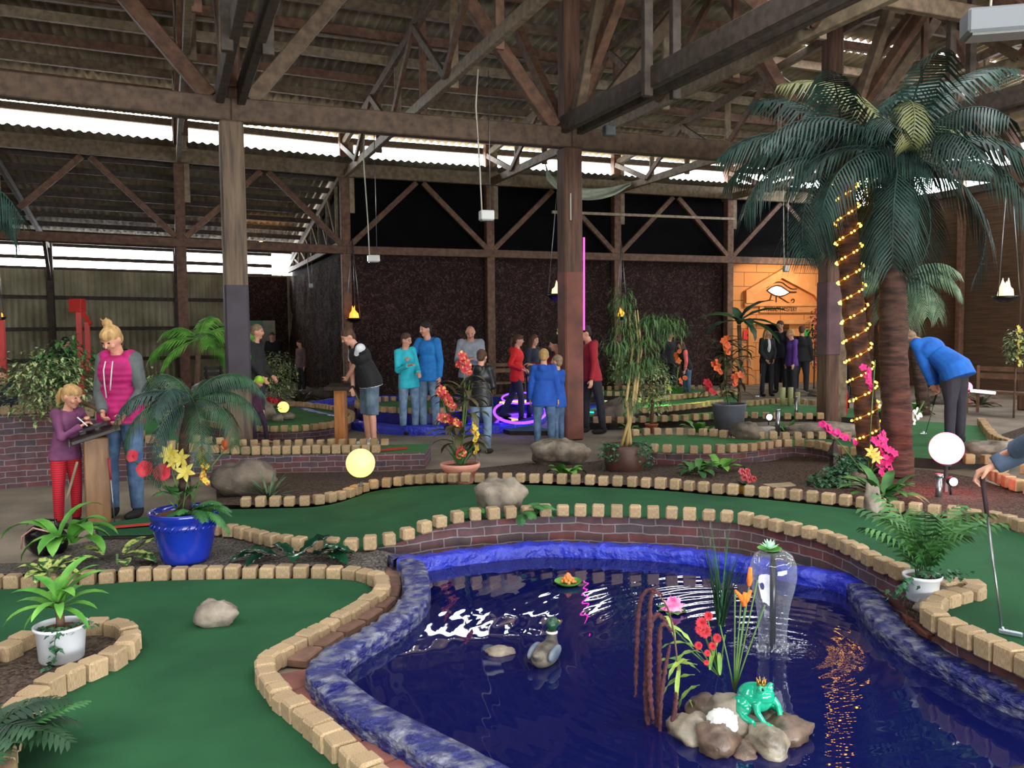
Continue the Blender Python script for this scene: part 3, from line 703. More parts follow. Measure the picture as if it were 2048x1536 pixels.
tag(MB().tube([V((p.x,p.y,.2)) for p in ell(1195,816,44,9,.2,20,0,180)],.012,6).build('led_light_strip',mLedT),'teal light strip on the basin right of the middle large post','light strip')
# ---- platform with white ball behind the walking red jacket woman
lane('putting_lane','low green board behind the walking woman in the red jacket',[P(975,848,.07),P(1055,848,.07),P(1110,862,.07),P(1020,862,.07)],.07,mGreenB,mSkirt)
# ---- right-hand rear lanes
r1n=[(1285,903),(1330,906),(1407,907),(1448,906),(1490,903),(1523,899),(1552,895),(1590,893),(1625,896),(1655,902),(1690,910),(1740,914)]
r1f=[(1270,872),(1337,870),(1407,872),(1457,876),(1531,878),(1614,878),(1718,879),(1790,886)]
z2=.2
a=[P(x,y,z2) for x,y in r1n]; b=[P(x,y,z2) for x,y in r1f]
o=lane('putting_lane','green lane in front of the large grey pot, right of centre',smoothline(a,.2)+smoothline(b[::-1],.2)+[P(1255,888,z2)],z2,mGreenB,None)
part(MB().strip(offset(smoothline(a,.2),.0),0,z2-.002),'brick_skirt',mBrick,o,False)
blocks(a,z2+.001,.155,.1,'pine edging block along the near side of the lane in front of the grey pot','pine blocks on the lane before the grey pot')
blocks(b+[],z2+.001,.16,.1,'pine edging block along the far side of the lane in front of the grey pot','pine blocks behind the lane before the grey pot')
def rear(lab,pts,z,near,m=None,sk=mSkirt):
    w=[P(x,y,z) for x,y in pts]; lane('putting_lane',lab,w,z,m or mGreenB,sk)
    for c in near: blocks([P(x,y,z) for x,y in c],z+.001,.19,.11,'','',False)
rear('green lane behind the potted bamboo',[(1150,835),(1230,832),(1290,826),(1380,818),(1430,810),(1480,806),(1480,790),(1400,796),(1300,806),(1200,812)],.16,[[(1196,832),(1274,827),(1335,823),(1386,817),(1440,810)],[(1210,812),(1300,804),(1400,794),(1470,789)]])
rear('green lane with a slope beside the lime coloured pot',[(1150,845),(1220,846),(1330,842),(1440,838),(1500,832),(1500,822),(1420,824),(1330,832),(1240,838)],.12,[[(1170,846),(1250,846),(1340,843),(1430,839)]])
rear('green lane along the netting',[(1195,792),(1250,792),(1330,790),(1400,788),(1420,780),(1330,778),(1200,780)],.16,[[(1203,792),(1260,792),(1340,790)],[(1203,781),(1300,779),(1400,779)]])
rear('green lane right of the grey pot behind the spotlight',[(1480,834),(1560,832),(1640,832),(1720,836),(1720,818),(1640,812),(1540,808),(1490,812)],.1,[[(1488,836),(1560,838),(1640,838)],[(1500,812),(1560,807),(1640,811)]])
rear('green lane under the bending golfer',[(1780,912),(1900,920),(1990,914),(1975,880),(1960,852),(1900,846),(1830,842),(1790,846)],.12,[[(1900,926),(1960,928),(2020,928),(2080,935)],[(1962,850),(1975,868),(1992,885),(2020,896)]])
rear('small green corner lane at the right edge beyond the mulch',[(2000,952),(2060,958),(2120,965),(2120,985),(2048,982),(2010,972)],.14,[[(1990,962),(2015,974),(2048,986),(2100,996)],[(2004,944),(2048,948),(2100,955)]])
# red brick edging near the globe
# ---- realise the blocks
BL.sort(key=lambda b:(not b[5], -b[2][0]/max(.1,b[0].y)))
protos=[]
for k in range(6):
    m_=MB().cbox((0,0,0),(1,1,1),.07+.015*k); protos.append(m_)
first=None; restb=MB(); cnt=0
pm=[]
for m_ in protos:
    me=bpy.data.meshes.new('edging_block'); me.from_pydata(m_.v,[],m_.f); me.materials.append(mBlock); pm.append(me)
for i,(p,rz,s,lab,grp,near) in enumerate(BL):
    if near and cnt<300:
        o=bpy.data.objects.new('edging_block',pm[i%6]); C.objects.link(o); o.location=p; o.rotation_euler=(rnd.uniform(-.03,.03),rnd.uniform(-.03,.03),rz); o.scale=s
        tag(o,lab,'edging block',grp); cnt+=1
    else: restb.cbox(p,s,s[0]*.08,Matrix.Rotation(rz,3,'Z'))
mBlockR=wood('pine_block_rear',(150,120,84),(184,152,112),(1,1,1),scale=9,rough=.8,bump=.002)
tag(restb.build('edging_blocks',mBlockR,smooth=False),'rows of pine edging blocks around the lanes in the background','edging blocks',kind='stuff')
print('BLOCKS',len(BL),cnt)
# ---------------------------------------------------------------- small things
mStoneG=mat('grey_stone',(92,82,72),(146,134,118),rough=.85,scale=7,bump=.016,bscale=16,detail=9)
mStoneB=mat('brown_wet_stone',(60,46,38),(120,98,82),rough=.4,scale=6,bump=.012,bscale=18,detail=9)
mStoneD=mat('dark_boulder',(70,62,54),(116,104,90),rough=.9,scale=4,bump=.03,bscale=10,detail=9)
mStoneP=mat('pale_wet_stone',(86,78,66),(156,144,124),rough=.4,scale=7,bump=.012,bscale=18,detail=9)
def rock(p,r,lab,m=None,seed=0,rz=0.,name='rock',grp=None,sink=.25):
    n0=V((seed*3.7,seed*1.9,seed*.7))
    mb=MB().ball((0,0,0),r,26,18,fn=lambda q:1+.34*noise.noise(q*1.3+n0)+.17*noise.noise(q*2.9+n0)+.07*noise.noise(q*7+n0))
    mb.v=[(x,y,max(z,-r[2]*(.55+sink))) for x,y,z in mb.v]
    o=mb.build(name,m or mStoneG); o.location=V(p)+V((0,0,r[2]*(.6))); o.rotation_euler=(0,0,rz)
    return tag(o,lab,'rock',grp)
rock(P(430,1250,.03)+V((0,.02,0)),(.125,.085,.085),'pale grey stone lying on the left foreground lane',seed=3,name='stone')
rock(P(1000,1022,.25)+V((0,.06,.0)),(.21,.15,.16),'large rounded rock on the central lane between two ferns',mStoneG,seed=5,rz=.3)
rock(P(1120,925,.02),(.4,.26,.2),'broad rough rock at the foot of the middle large post',mStoneG,seed=7)
rock(P(488,984,.1),(.32,.22,.21),'large brown boulder at the foot of the left large post',mStoneD,seed=9)
rock(P(1495,876,.2),(.22,.2,.14),'dark rounded stone at the edge of the lane below the grey pot',mStoneD,seed=11)
rock(P(1650,872,.15),(.5,.3,.13),'flat pale boulder behind the lane, left of the lit palm',mStoneG,seed=13)
rock(P(1985,920,.1),(.34,.25,.15),'flat boulder lit red by the glowing globe',mStoneG,seed=15)
rock(P(1235,845,.1),(.36,.25,.26),'brown boulder left of the potted bamboo',mStoneD,seed=17)
rock(P(532,840,.15),(.16,.14,.22),'upright stone on the oval rear lane beside the small globe',mStoneG,seed=19)
rock(P(556,842,.15),(.11,.09,.08),'small round stone in front of the small glowing globe',mStoneG,seed=21,name='stone')
rock(P(575,839,.15),(.12,.09,.09),'small stone right below the small glowing globe',mStoneG,seed=22,name='stone')
rock(P(634,798,0),(.6,.35,.18),'long low rock by the netting behind the oval lane',mStoneD,seed=25)
rock(P(672,786,0),(.14,.14,.2),'pale block shaped rock left of the scorer post',mStoneG,seed=27)
rock(P(1852,1222,.24),(.06,.045,.035),'rough grey stone in front of the right white pot',mStoneG,seed=29,name='stone')
rock(P(1884,1196,.24),(.06,.05,.04),'small grey stone right of the right white pot',mStoneG,seed=31,name='stone')
rock(P(1000,1310,.03),(.07,.05,.03),'small stone just under the water left of the duck',mStoneG,seed=33,name='stone')
rock(P(1716,975,.2),(.08,.06,.09),'small stone under the ivy at the foot of the lit palm',mStoneD,seed=35,name='stone')
rock(P(1745,1035,.24),(.07,.06,.15),'tall pale stone among the leaves at the far edge of the lane',mStoneG,seed=37,name='stone')
for k,(x,y) in enumerate(((1590,784),(1640,784),(1890,800),(1800,800))):
    rock(P(x,y+8,0),(.35,.25,.12),['low dark rock beside the facade','low dark rock right of the facade','low rock bed beside the bending golfer','low rock bed behind the second palm trunk'][k],mStoneD,seed=40+k)
# pool island
g='wet stones of the pool island'
isl_=[(1385,1465,.11,.09,.085,mStoneP,'light brown stone at the left of the pool island',2),(1438,1488,.12,.09,.09,mStoneB,'pinkish brown stone at the front left of the pool island',4),(1482,1462,.11,.09,.085,mStoneG,'smooth grey stone in the middle of the pool island',6),(1536,1490,.11,.09,.085,mStoneP,'pale rounded stone at the front of the pool island',8),(1572,1468,.115,.1,.08,mStoneB,'reddish brown stone at the right of the pool island',10),(1420,1425,.11,.09,.08,mStoneB,'brown stone at the back left of the pool island',12),(1490,1495,.09,.06,.04,mStoneB,'dark flat stone low in the water before the pool island',14),(1535,1440,.1,.09,.07,mStoneG,'grey stone under the green frog',18)]
for x,y,a,b,c,m,l,sd in isl_: rock(P(x,y+6,zw)-V((0,0,.02)),(a*.9,b*.9,c*.82),l,m,seed=sd,rz=sd,name='stone')
rock(P(1462,1466,zw)+V((0,.04,.02)),(.10,.08,.075),'grey stone under the white lump on the pool island',mStoneG,seed=50,name='stone')
mb=MB().ball((0,0,0),(.06,.055,.055),30,22,fn=lambda q:1+.25*abs(noise.noise(q*5))+.15*noise.noise(q*11))
o=mb.build('coral_lump',mat('white_coral',(210,208,204),(245,245,242),rough=.7,scale=20,bump=.004)); o.location=D(1444,1447,3.34); tag(o,'knobbly white coral lump on the stones of the pool island','coral')
# ---- voxel union helper for organic bodies
def remesh(mb,voxel,smooth=4,fac=.5):
    me=bpy.data.meshes.new('t'); me.from_pydata([tuple(p) for p in mb.v],[],mb.f)
    o=bpy.data.objects.new('t',me); C.objects.link(o)
    md=o.modifiers.new('r','REMESH'); md.mode='VOXEL'; md.voxel_size=voxel
    if smooth:
        s=o.modifiers.new('s','SMOOTH'); s.iterations=smooth; s.factor=fac
    dg=bpy.context.evaluated_depsgraph_get(); ev=o.evaluated_get(dg); r=bpy.data.meshes.new_from_object(ev)
    bpy.data.objects.remove(o); bpy.data.meshes.remove(me); r.shade_smooth(); return r
def meshpart(me,name,m,parent,label=None):
    me.materials.clear(); me.materials.append(m); me.name=name
    o=bpy.data.objects.new(name,me); C.objects.link(o)
    if parent: o.parent=parent
    if label: o['label']=label
    return o
# frog
fp=P(1512,1466,zw)+V((.0,.02,.075))
t=thing('frog_figure','glossy green frog figure with a small gold crown on the pool stones','figure',fp)
b=MB().ball((0,0,.075),(.072,.085,.062),20,14).ball((0,-.045,.10),(.055,.05,.042),16,10)
for sx in(-1,1):
    b.ball((sx*.032,-.06,.137),(.018,.018,.018),12,8).ball((sx*.072,.02,.045),(.03,.06,.04),14,10)
    b.tube([(sx*.05,-.055,.075),(sx*.066,-.075,.045),(sx*.052,-.10,.008)],[.02,.015,.011],8)
    b.ball((sx*.052,-.112,.006),(.022,.024,.007),10,6).tube([(sx*.08,.03,.03),(sx*.095,-.03,.012),(sx*.09,-.075,.008)],[.02,.016,.011],8)
    for k in(-1,0,1): b.tube([(sx*.052,-.11,.007),(sx*.052+k*.016,-.136,.005)],[.006,.005],6)
    for k in(-1,0,1): b.tube([(sx*.09,-.07,.007),(sx*.09+k*.018,-.10,.005)],[.006,.005],6)
mFrog=mat('glossy_frog_green',(10,140,110),(20,170,132),rough=.15,scale=4,coat=.6)
meshpart(remesh(b,.0045,3),'body',mFrog,t)
c=MB()
for k in range(6):
    a=2*PI*k/6; c.tube([(.014*math.cos(a),-.035+.014*math.sin(a),.140),(.02*math.cos(a),-.035+.02*math.sin(a),.172)],[.006,.002],6)
c.lathe([(.015,.138),(.016,.15),(.012,.15)],(0,-.035,0),12)
lpart(c,'crown',mat('gold_crown',(190,140,60),rough=.3,metal=.8),t)
lpart(MB().ball((-.034,-.074,.142),.007,8,6).ball((.034,-.074,.142),.007,8,6),'eyes',mat('dark_eye',(12,12,12),rough=.2),t)
t.rotation_euler=(0,0,R(32)); t.scale=(.92,)*3
# duck
dp=P(1092,1322,zw)
t=thing('duck_figure','mallard duck decoy with green head floating on the pool','duck',dp)
b=MB().ball((0,0,.035),(.062,.125,.052),20,14).ball((0,.10,.055),(.03,.06,.022),14,10,Matrix.Rotation(R(25),3,'X')).tube([(0,-.07,.05),(0,-.085,.09),(0,-.085,.12)],[.04,.026,.024],12)
meshpart(remesh(b,.006,3),'body',mat('mallard_body',(58,52,46),(112,104,92),rough=.55,scale=14,lo=.4,hi=.6,bump=.003),t)
lpart(MB().ball((0,-.098,.15),(.03,.042,.032),18,12),'head',mat('mallard_head',(14,62,42),(24,84,56),rough=.35,scale=8),t)
lpart(MB().ball((0,-.148,.142),(.014,.03,.008),12,8).ball((0,-.17,.14),(.015,.014,.006),10,6),'bill',mat('yellow_bill',(214,186,40),rough=.4),t)
lpart(MB().lathe([(.0275,.108),(.029,.114),(.0265,.12)],(0,-.087,0),18),'collar',mat('white_collar',(225,225,220),rough=.5),t)
for sx in(-1,1): lpart(MB().ball((sx*.052,.02,.052),(.018,.085,.032),14,10),'wing',mat('mallard_wing',(70,84,104),(104,112,120),rough=.5,scale=16,bump=.003),t)
lpart(MB().ball((-.025,-.115,.158),.005,8,6).ball((.025,-.115,.158),.005,8,6),'eyes',MT['dark_eye'],t)
t.rotation_euler=(0,0,R(158)); t.scale=(1.05,)*3
# ---- fountain
t=thing('fountain','pool fountain with a black pipe and a bell of falling water','fountain',FT)
H=.50
lpart(MB().tube([(0,0,-.03),(0,0,H)],.016,14).lathe([(.0,H-.005),(.035,H),(.03,H+.012),(0,H+.014)],seg=16),'pipe',mat('black_pipe',(14,16,18),rough=.3),t)
prof=[(.02,H+.005),(.06,H+.012),(.095,H-.01),(.115,H-.06),(.118,H-.12),(.105,H-.19),(.088,H-.25),(.078,H-.32),(.072,H-.40),(.07,.0)]
bell=MB().lathe(prof,seg=48)
bell.v=[(x*(1+.03*noise.noise(V((x*30,y*30,z*4)))),y*(1+.03*noise.noise(V((x*30,y*30,z*4+5)))),z) for x,y,z in bell.v]; bell.f=[f for f in bell.f if len(f)==4]; bell.m=bell.m[:len(bell.f)]
def filmmat():
    m=bpy.data.materials.new('water_film'); m.use_nodes=True; nt=m.node_tree;N=nt.nodes;L=nt.links; N.remove(N['Principled BSDF']); out=N['Material Output']
    tr=N.new('ShaderNodeBsdfTransparent'); gl=N.new('ShaderNodeBsdfGlossy'); gl.inputs['Roughness'].default_value=.05; df=N.new('ShaderNodeBsdfDiffuse'); df.inputs[0].default_value=(.75,.8,.88,1)
    m1=N.new('ShaderNodeMixShader'); m2=N.new('ShaderNodeMixShader'); lw=N.new('ShaderNodeLayerWeight'); lw.inputs[0].default_value=.35
    nz=N.new('ShaderNodeTexNoise'); nz.inputs['Scale'].default_value=9; tc=N.new('ShaderNodeTexCoord'); mp=N.new('ShaderNodeMapping'); mp.inputs['Scale'].default_value=(1,1,.25); L.new(tc.outputs['Object'],mp.inputs[0]); L.new(mp.outputs[0],nz.inputs['Vector'])
    bp=N.new('ShaderNodeBump'); bp.inputs['Distance'].default_value=.02; L.new(nz.outputs[0],bp.inputs['Height']); L.new(bp.outputs[0],gl.inputs['Normal'])
    rr=N.new('ShaderNodeMapRange'); rr.inputs[1].default_value=.0; rr.inputs[2].default_value=1; rr.inputs[3].default_value=.06; rr.inputs[4].default_value=.55; L.new(lw.outputs['Facing'],rr.inputs[0])
    m1.inputs[0].default_value=.35; L.new(gl.outputs[0],m1.inputs[1]); L.new(df.outputs[0],m1.inputs[2]); L.new(rr.outputs[0],m2.inputs[0]); L.new(tr.outputs[0],m2.inputs[1]); L.new(m1.outputs[0],m2.inputs[2]); L.new(m2.outputs[0],out.inputs[0]); return m
mFilm=filmmat()
lpart(bell,'water_bell',mFilm,t)
sp=MB()
for k in range(90):
    a=rnd.uniform(0,2*PI); r=.05+abs(rnd.gauss(0,.05)); s_=rnd.uniform(.003,.009); sp.ball((r*math.cos(a),r*math.sin(a),rnd.uniform(0,.03)),(s_,s_,s_*rnd.uniform(1,2)),6,4)
o=lpart(sp,'splash',mFilm,t); o['kind']='stuff'
# ---- pots
def pot(prof,m,name='pot',seg=36): return lambda root: lpart(MB().lathe(prof,seg=seg),name,m,root)
mWhiteP=mat('white_plastic',(214,216,220),rough=.35); mTerra=mat('terracotta',(150,82,56),(172,98,70),rough=.8,scale=6,bump=.002); mPink=mat('pink_terracotta',(190,128,110),(210,148,128),rough=.8,scale=5,bump=.002)
mBluePot=mat('glazed_blue',(16,34,128),(24,48,160),rough=.22,scale=3,bump=.006,bscale=5,coat=.5)
mSoil=mat('potting_soil_pebbles',(60,40,30),(130,84,56),rough=.95,scale=60,bump=.01)
mBarrel=mat('brown_barrel',(62,38,30),(88,56,44),rough=.55,scale=4,bump=.004); mGreyPot=mat('grey_metal_pot',(84,88,96),(104,108,116),rough=.5,scale=3)
def potted(name,lab,cat,p,prof,m,soilr,soilz,seg=36,grp=None):
    t=thing(name,lab,cat,p,grp)
    lpart(MB().lathe(prof,seg=seg),'pot',m,t)
    lpart(MB().lathe([(0.001,soilz+.012),(soilr*.6,soilz+.008),(soilr,soilz)],seg=24),'soil',mSoil,t)
    return t
# ---- lamps
def globe(name,lab,p,r,col,es,stem,pw,lc):
    t=thing(name,lab,'lamp',p)
    lpart(MB().ball((0,0,stem+r),r,28,18),'globe',mat('glow_'+name+'_%d'%int(p[0]*100),col,emit=col,es=es,rough=.3),t)
    lpart(MB().lathe([(.03,0),(.03,.01),(.018,.012),(.018,stem-.02),(.045,stem-.012),(.045,stem+.02)],seg=16),'stem',mat('grey_stem',(90,90,92),rough=.4,metal=.5),t)
    light('globe_light','POINT',V(p)+V((0,0,stem+r)),pw,lc,r*1.02).data.use_shadow=True
    return t
p0=P(722,972,.2); globe('globe_lamp','glowing yellow globe lamp on a short stem in the mulch bed',p0,29*p0.y/1700,(255,200,90),3.6,.085,14,(1,.6,.2)).children
p0=P(567,832,.15); globe('globe_lamp','small glowing yellow globe on the oval rear lane',p0,.105,(255,205,90),3,.06,7,(1,.8,.35))
p0=D(1893,897,7.9); globe('globe_lamp','large glowing red-pink globe lamp at the right',(p0.x,p0.y,.12),.15,(255,58,84),26,p0.z-.12-.15,26,(1,.16,.2))
p0=P(1932,800,.0); globe('globe_lamp','small glowing pink globe behind the legs of the bending golfer',p0,.13,(255,80,120),10,.16,10,(1,.2,.35))
for o in [o for o in C.objects if o.type=='LIGHT' and o.name.startswith('globe_light')]: o.data.shadow_soft_size=.02; o.data.use_shadow=True
# point lights sit inside the globes: let their light out by making globes not cast shadows is a trick, so the globes emit themselves
for o in [o for o in C.objects if o.type=='LIGHT' and o.name.startswith('globe_light')]: bpy.data.objects.remove(o)
mWarm=mat('warm_bulb',(255,210,140),emit=(255,190,110),es=40)
tag(MB().ball(D(522,488,26),.085,14,10).build('bulb',mWarm),'bare warm light bulb under the low roof, upper left','bulb')
mSteel=mat('brushed_steel',(150,150,152),rough=.3,metal=.9)
def spot(lab,p,r,es,col=(235,240,255)):
    t=thing('spotlight',lab,'lamp',p); lpart(MB().ball((0,-.02,0),(r,r*.5,r),16,10),'lens',mat('spot_lens_%d'%int(p[0]*100),col,emit=col,es=es),t)
    lpart(MB().lathe([(r*.5,.07),(r*1.15,.04),(r*1.2,-.01),(r*1.0,-.012)],rot=Matrix.Rotation(R(-90),3,'X'),seg=16).tube([(0,.03,-.02),(0,.03,-.14)],.01,8),'housing',mat('black_housing',(18,18,20),rough=.5),t)
    return t
p0=D(1905,963,7.7); spot('small bright white spotlight below the red globe',p0,.036,35)
p0=D(1538,834,14.6); spot('small bright spotlight left of the steel bollards',p0,.05,35)
for k,(x,y0,y1,Y) in enumerate(((1878,948,1012,7.6),(1555,818,872,None),(1592,792,842,None),(1777,836,880,None))):
    b_=P(x,y1,.12 if k<2 else .02) if Y is None else None
    if b_ is None: q=D(x,y0,Y); b_=V((q.x,q.y,.1)); h=q.z-.1
    else: h=D(x,y0,b_.y).z-b_.z
    t=thing('bollard','steel bollard '+['in front of the red glowing globe','right of the white spotlight by the rear lane','behind the first bollard, nearer the facade','between the two palm trunks'][k],'bollard',b_)
    lpart(MB().tube([(0,0,0),(0,0,h-.03)],.026 if k==0 else .034,16),'shaft',mSteel,t); lpart(MB().lathe([(.028,h-.03),(.036,h-.025),(.036,h),(0,h+.004)],seg=16),'cap',mSteel,t)
t=thing('bollard','short green-white wooden posts pair on the lane before the facade','post',P(1575,812,.1))
for k in(-.1,.06,.2): lpart(MB().tube([(k,0,0),(k,0,.28+.1*(k<.1))],.055,12),'stake',mat('pale_stake',(150,146,104),(170,166,120)),t)
# neon tubes
mPinkT=mat('pink_neon',(255,60,200),emit=(255,40,190),es=9.); mPinkW=mat('pale_pink_neon',(255,200,230),emit=(255,150,200),es=8.)
tag(MB().tube([D(1168,660,13.4),D(1168,475,13.4)],.013,10).build('neon_tube',mPinkT),'vertical magenta light tube at the right edge of the middle post','light tube')
tag(MB().tube([D(1942,781,15),D(1990,786,15)],.028,10).build('neon_tube',mPinkW),'short pale pink light tube lying right of the pink globe','light tube')
tag(MB().tube([D(1000,806,17.5),D(1062,803,17.2)],.03,8).build('neon_tube',mat('yellow_neon',(255,200,60),emit=(255,190,60),es=3)),'yellow light bar behind the walking woman in red','light tube')
# fire bowls
mBowl=mat('black_bowl',(12,10,10),rough=.35); mFlame=mat('silk_flame',(255,150,40),(255,230,150),emit=(255,140,40),es=2.6,scale=9); mFlameW=mat('pale_silk_flame',(240,225,190),emit=(255,226,170),es=1.3)
def firebowl(lab,p,r,m,chain=1.6,hf=1.):
    t=thing('fire_bowl',lab,'fire bowl',p)
    lpart(MB().lathe([(0.001,-r*.62),(r*.5,-r*.5),(r*.85,-r*.22),(r,0),(r*.94,0),(r*.8,-r*.18),(r*.4,-r*.35),(0.001,-r*.38)],seg=28),'bowl',mBowl,t)
    f=MB()
    for k in range(7):
        a=k*.9; f.tube([(r*.4*math.cos(a),r*.4*math.sin(a),-r*.2),(r*.32*math.cos(a+.3),r*.32*math.sin(a+.3),r*.35*hf),(r*.2*math.cos(a+.9),r*.2*math.sin(a+.9),r*(.65+.4*(k%3)/2)*hf)],[r*.24,r*.22,.004],8)
    lpart(f,'flame',m,t)
    c=MB()
    for k in range(3):
        a=R(90+120*k); c.tube([(r*math.cos(a),r*math.sin(a),0),(0,0,chain)],.008,5)
    lpart(c,'chain',mSteel,t); return t
firebowl('fire bowl lamp with an orange flame at the corner of the netting',D(708,636,20.6),.2,mFlame,1.9,1.4)
firebowl('black fire bowl half hidden by the middle large post',D(1118,588,16.5),.25,mFlameW,2.2)
firebowl('fire bowl lamp glowing behind the tall bamboo',D(1243,633,21.5),.16,mFlame,1.9,1.4)
firebowl('black fire bowl with a pale flame at the upper right wall',D(2011,592,14.2),.21,mFlameW,2.4,1.35)
firebowl('fire bowl lamp at the left edge of the picture',D(0,634,19.2),.14,mFlame,1.6)
# hanging white boxes
mBoxW=mat('white_enamel',(206,208,200),rough=.4); mCord=mat('white_cord',(190,186,170),rough=.6)
def hangbox(lab,x,y,Y,w,h,ztop,tilt=0):
    c=D(x,y,Y); t=thing('emergency_light',lab,'light fitting',c)
    lpart(MB().cbox((0,0,0),(w,w*.8,h),.012),'casing',mBoxW,t,False)
    lpart(MB().box((0,0,-h*.5-.006),(w*.8,w*.6,.012)),'diffuser',mat('grey_diffuser',(120,122,118),rough=.3),t,False)
    L_=ztop-c.z
    lpart(MB().tube([(-w*.35,0,h/2),(-w*.42,.02,L_*.3),(-w*.7,0,L_*.75),(-w*.5,0,L_)],.012,6),'cable',mCord,t)
    lpart(MB().tube([(w*.3,0,h/2),(w*.28,0,L_)],.007,5),'chain',mSteel,t)
    t.rotation_euler=(0,0,R(18)); return t
hangbox('white emergency light box hanging on a long cable, upper middle',973,431,12.5,.2,.14,5.45)
hangbox('white box light hanging above the man writing at the post',747,517,15.6,.21,.12,5.45)
hangbox('small white box light hanging before the orange facade',1572,537,19.2,.13,.13,5.5)
hangbox('tiny white box light hanging near the side netting',622,571,25.,.12,.12,3.9)
c0=D(2036,42,5.4); t=thing('ceiling_fitting','large white light fitting at the top right corner','light fitting',c0)
lpart(MB().cbox((0,0,0),(.62,.2,.15),.015),'casing',mat('grey_white_casing',(118,122,126),rough=.45),t,False); lpart(MB().box((0,-.0,-.08),(.56,.16,.02)),'diffuser',MT['grey_diffuser'],t,False)
lpart(MB().tube([(-.16,0,.07),(-.14,.02,.3),(-.12,.05,2.6)],.008,6),'cable',mCord,t); t.rotation_euler=(0,0,R(-12))
t=thing('camera_fitting','small white box fitting on the ledger left of the middle post','light fitting',D(1128,497,21.4)); lpart(MB().cbox((0,0,0),(.22,.2,.14),.012),'casing',mBoxW,t,False); lpart(MB().tube([(.02,0,.07),(.02,0,.5)],.01,6),'bracket',mSteel,t)
tag(MB().cbox(D(1218,262,12.2),(.16,.12,.14),.01,Matrix.Rotation(A,3,'Z')).build('junction_box',mat('grey_box',(70,76,78),(90,96,98)),smooth=False),'grey junction box on the heavy tie beam right of the middle post','box')
# draped white cloth
c=MB(); n=26
top_=[D(1086,305,20.5),D(1100,345,20.8),D(1130,366,20.9),D(1180,376,21.),D(1225,374,21.2),D(1262,366,21.6)]
bot_=[D(1094,360,20.5),D(1112,378,20.7),D(1138,396,20.8),D(1180,402,20.9),D(1225,392,21.1),D(1262,370,21.6)]
tt=smoothline(top_,.12); m_=len(tt); bb=[p for p in smoothline(bot_,.05)]; bb=[bb[int(i*(len(bb)-1)/(m_-1))] for i in range(m_)]
for i in range(m_):
    for j in range(7):
        f=j/6; q=tt[i].lerp(bb[i],f); c.v.append(tuple(q+V((0,.12*math.sin(f*9+i*.2),0))))
for i in range(m_-1):
    for j in range(6): a=i*7+j; c.f.append((a,a+1,a+8,a+7)); c.m.append(0)
tag(c.build('draped_cloth',mat('pale_cloth',(150,156,140),(176,182,164),rough=.8)),'pale cloth sagging between the trusses behind the middle post','cloth')
tag(MB().beam(D(1104,424,20.8),D(1470,438,24.6),.05,.07).build('thin_batten',mTimL,smooth=False),'thin wooden batten crossing the black sheeting','batten')
# ---- facade
mFac=mat('orange_plaster',(206,134,74),(222,150,88),rough=.8,scale=3)
nt=mFac.node_tree; b=nt.nodes['Principled BSDF']
def facmat():
    m=bpy.data.materials.new('orange_block_wall'); m.use_nodes=True; nt=m.node_tree;N=nt.nodes;L=nt.links;b=N['Principled BSDF']
    uv=N.new('ShaderNodeUVMap'); br=N.new('ShaderNodeTexBrick'); br.inputs['Brick Width'].default_value=.9; br.inputs['Row Height'].default_value=.42; br.inputs['Mortar Size'].default_value=.011; br.inputs['Scale'].default_value=1
    br.inputs['Color1'].default_value=lin((216,144,82)); br.inputs['Color2'].default_value=lin((208,134,72)); br.inputs['Mortar'].default_value=lin((128,78,40)); L.new(uv.outputs[0],br.inputs['Vector']); L.new(br.outputs[0],b.inputs['Base Color']); b.inputs['Roughness'].default_value=.85; return m
fac=thing('pyramid_facade','orange painted temple facade with an eye symbol and a dark doorway','facade',W(9.5,.1,0))
wa=MB(); S0,S1=7.64,11.15; d0,d1,dz=8.86,9.78,1.93
for a,b_,z0,z1_ in((S0,d0,0,3.7),(d1,S1,0,3.7),(d0,d1,dz,3.7)):
    wa.strip([W(a,.1),W(b_,.1)],z0,z1_)
wa.strip([W(d0,.4),W(d0,.1)],0,dz).strip([W(d1,.1),W(d1,.4)],0,dz)
for k,u in list(wa.uv.items()):
    s_,v_=SV(wa.v[k]); wa.uv[k]=(s_,u[1])
part(wa,'block_wall',facmat(),fac,False)
def ext(pts,v0,th,m_,name,lab=None):
    a=[PV(x,y,v0-th) for x,y in pts]; b_=[p+V((-sA,cA,0))*th for p in a]; n=len(a)
    tr=geometry.tessellate_polygon([a]); mb=MB().add(a+b_,[tuple(t) for t in tr]+[(i,(i+1)%n,n+(i+1)%n,n+i) for i in range(n)])
    return part(mb,name,m_,fac,False,lab)
ext([(1493,581),(1571,535),(1656,588),(1656,606),(1640,606),(1629,590),(1565,556),(1509,590),(1512,606),(1493,606)],.1,.14,mFac,'pediment_moulding')
ext([(1509,590),(1565,556),(1629,590),(1636,611),(1509,611)],.1,.03,mat('orange_panel',(214,132,70),(222,142,78),rough=.8),'pediment_panel')
ext([(1490,606),(1656,606),(1656,612),(1490,612)],.1,.10,mFac,'cornice'); ext([(1520,612),(1640,612),(1640,625),(1520,625)],.1,.06,mFac,'name_board'); ext([(1500,640),(1650,640),(1650,648),(1500,648)],.1,.1,mFac,'lintel')
for x0,x1 in((1497,1507),(1620,1632)): ext([(x0,648),(x1,648),(x1,772),(x0,772)],.1,.06,mFac,'pilaster')
mInk=mat('dark_brown_paint',(52,26,16),rough=.7)
def stroke(pts,w,name='painted_line'):
    q=[PV(1440+x/9.31,510+y/9.31,.055) for x,y in pts]; q=smoothline(q,.03); return MB().tube(q,[w]*len(q),6)
e=MB()
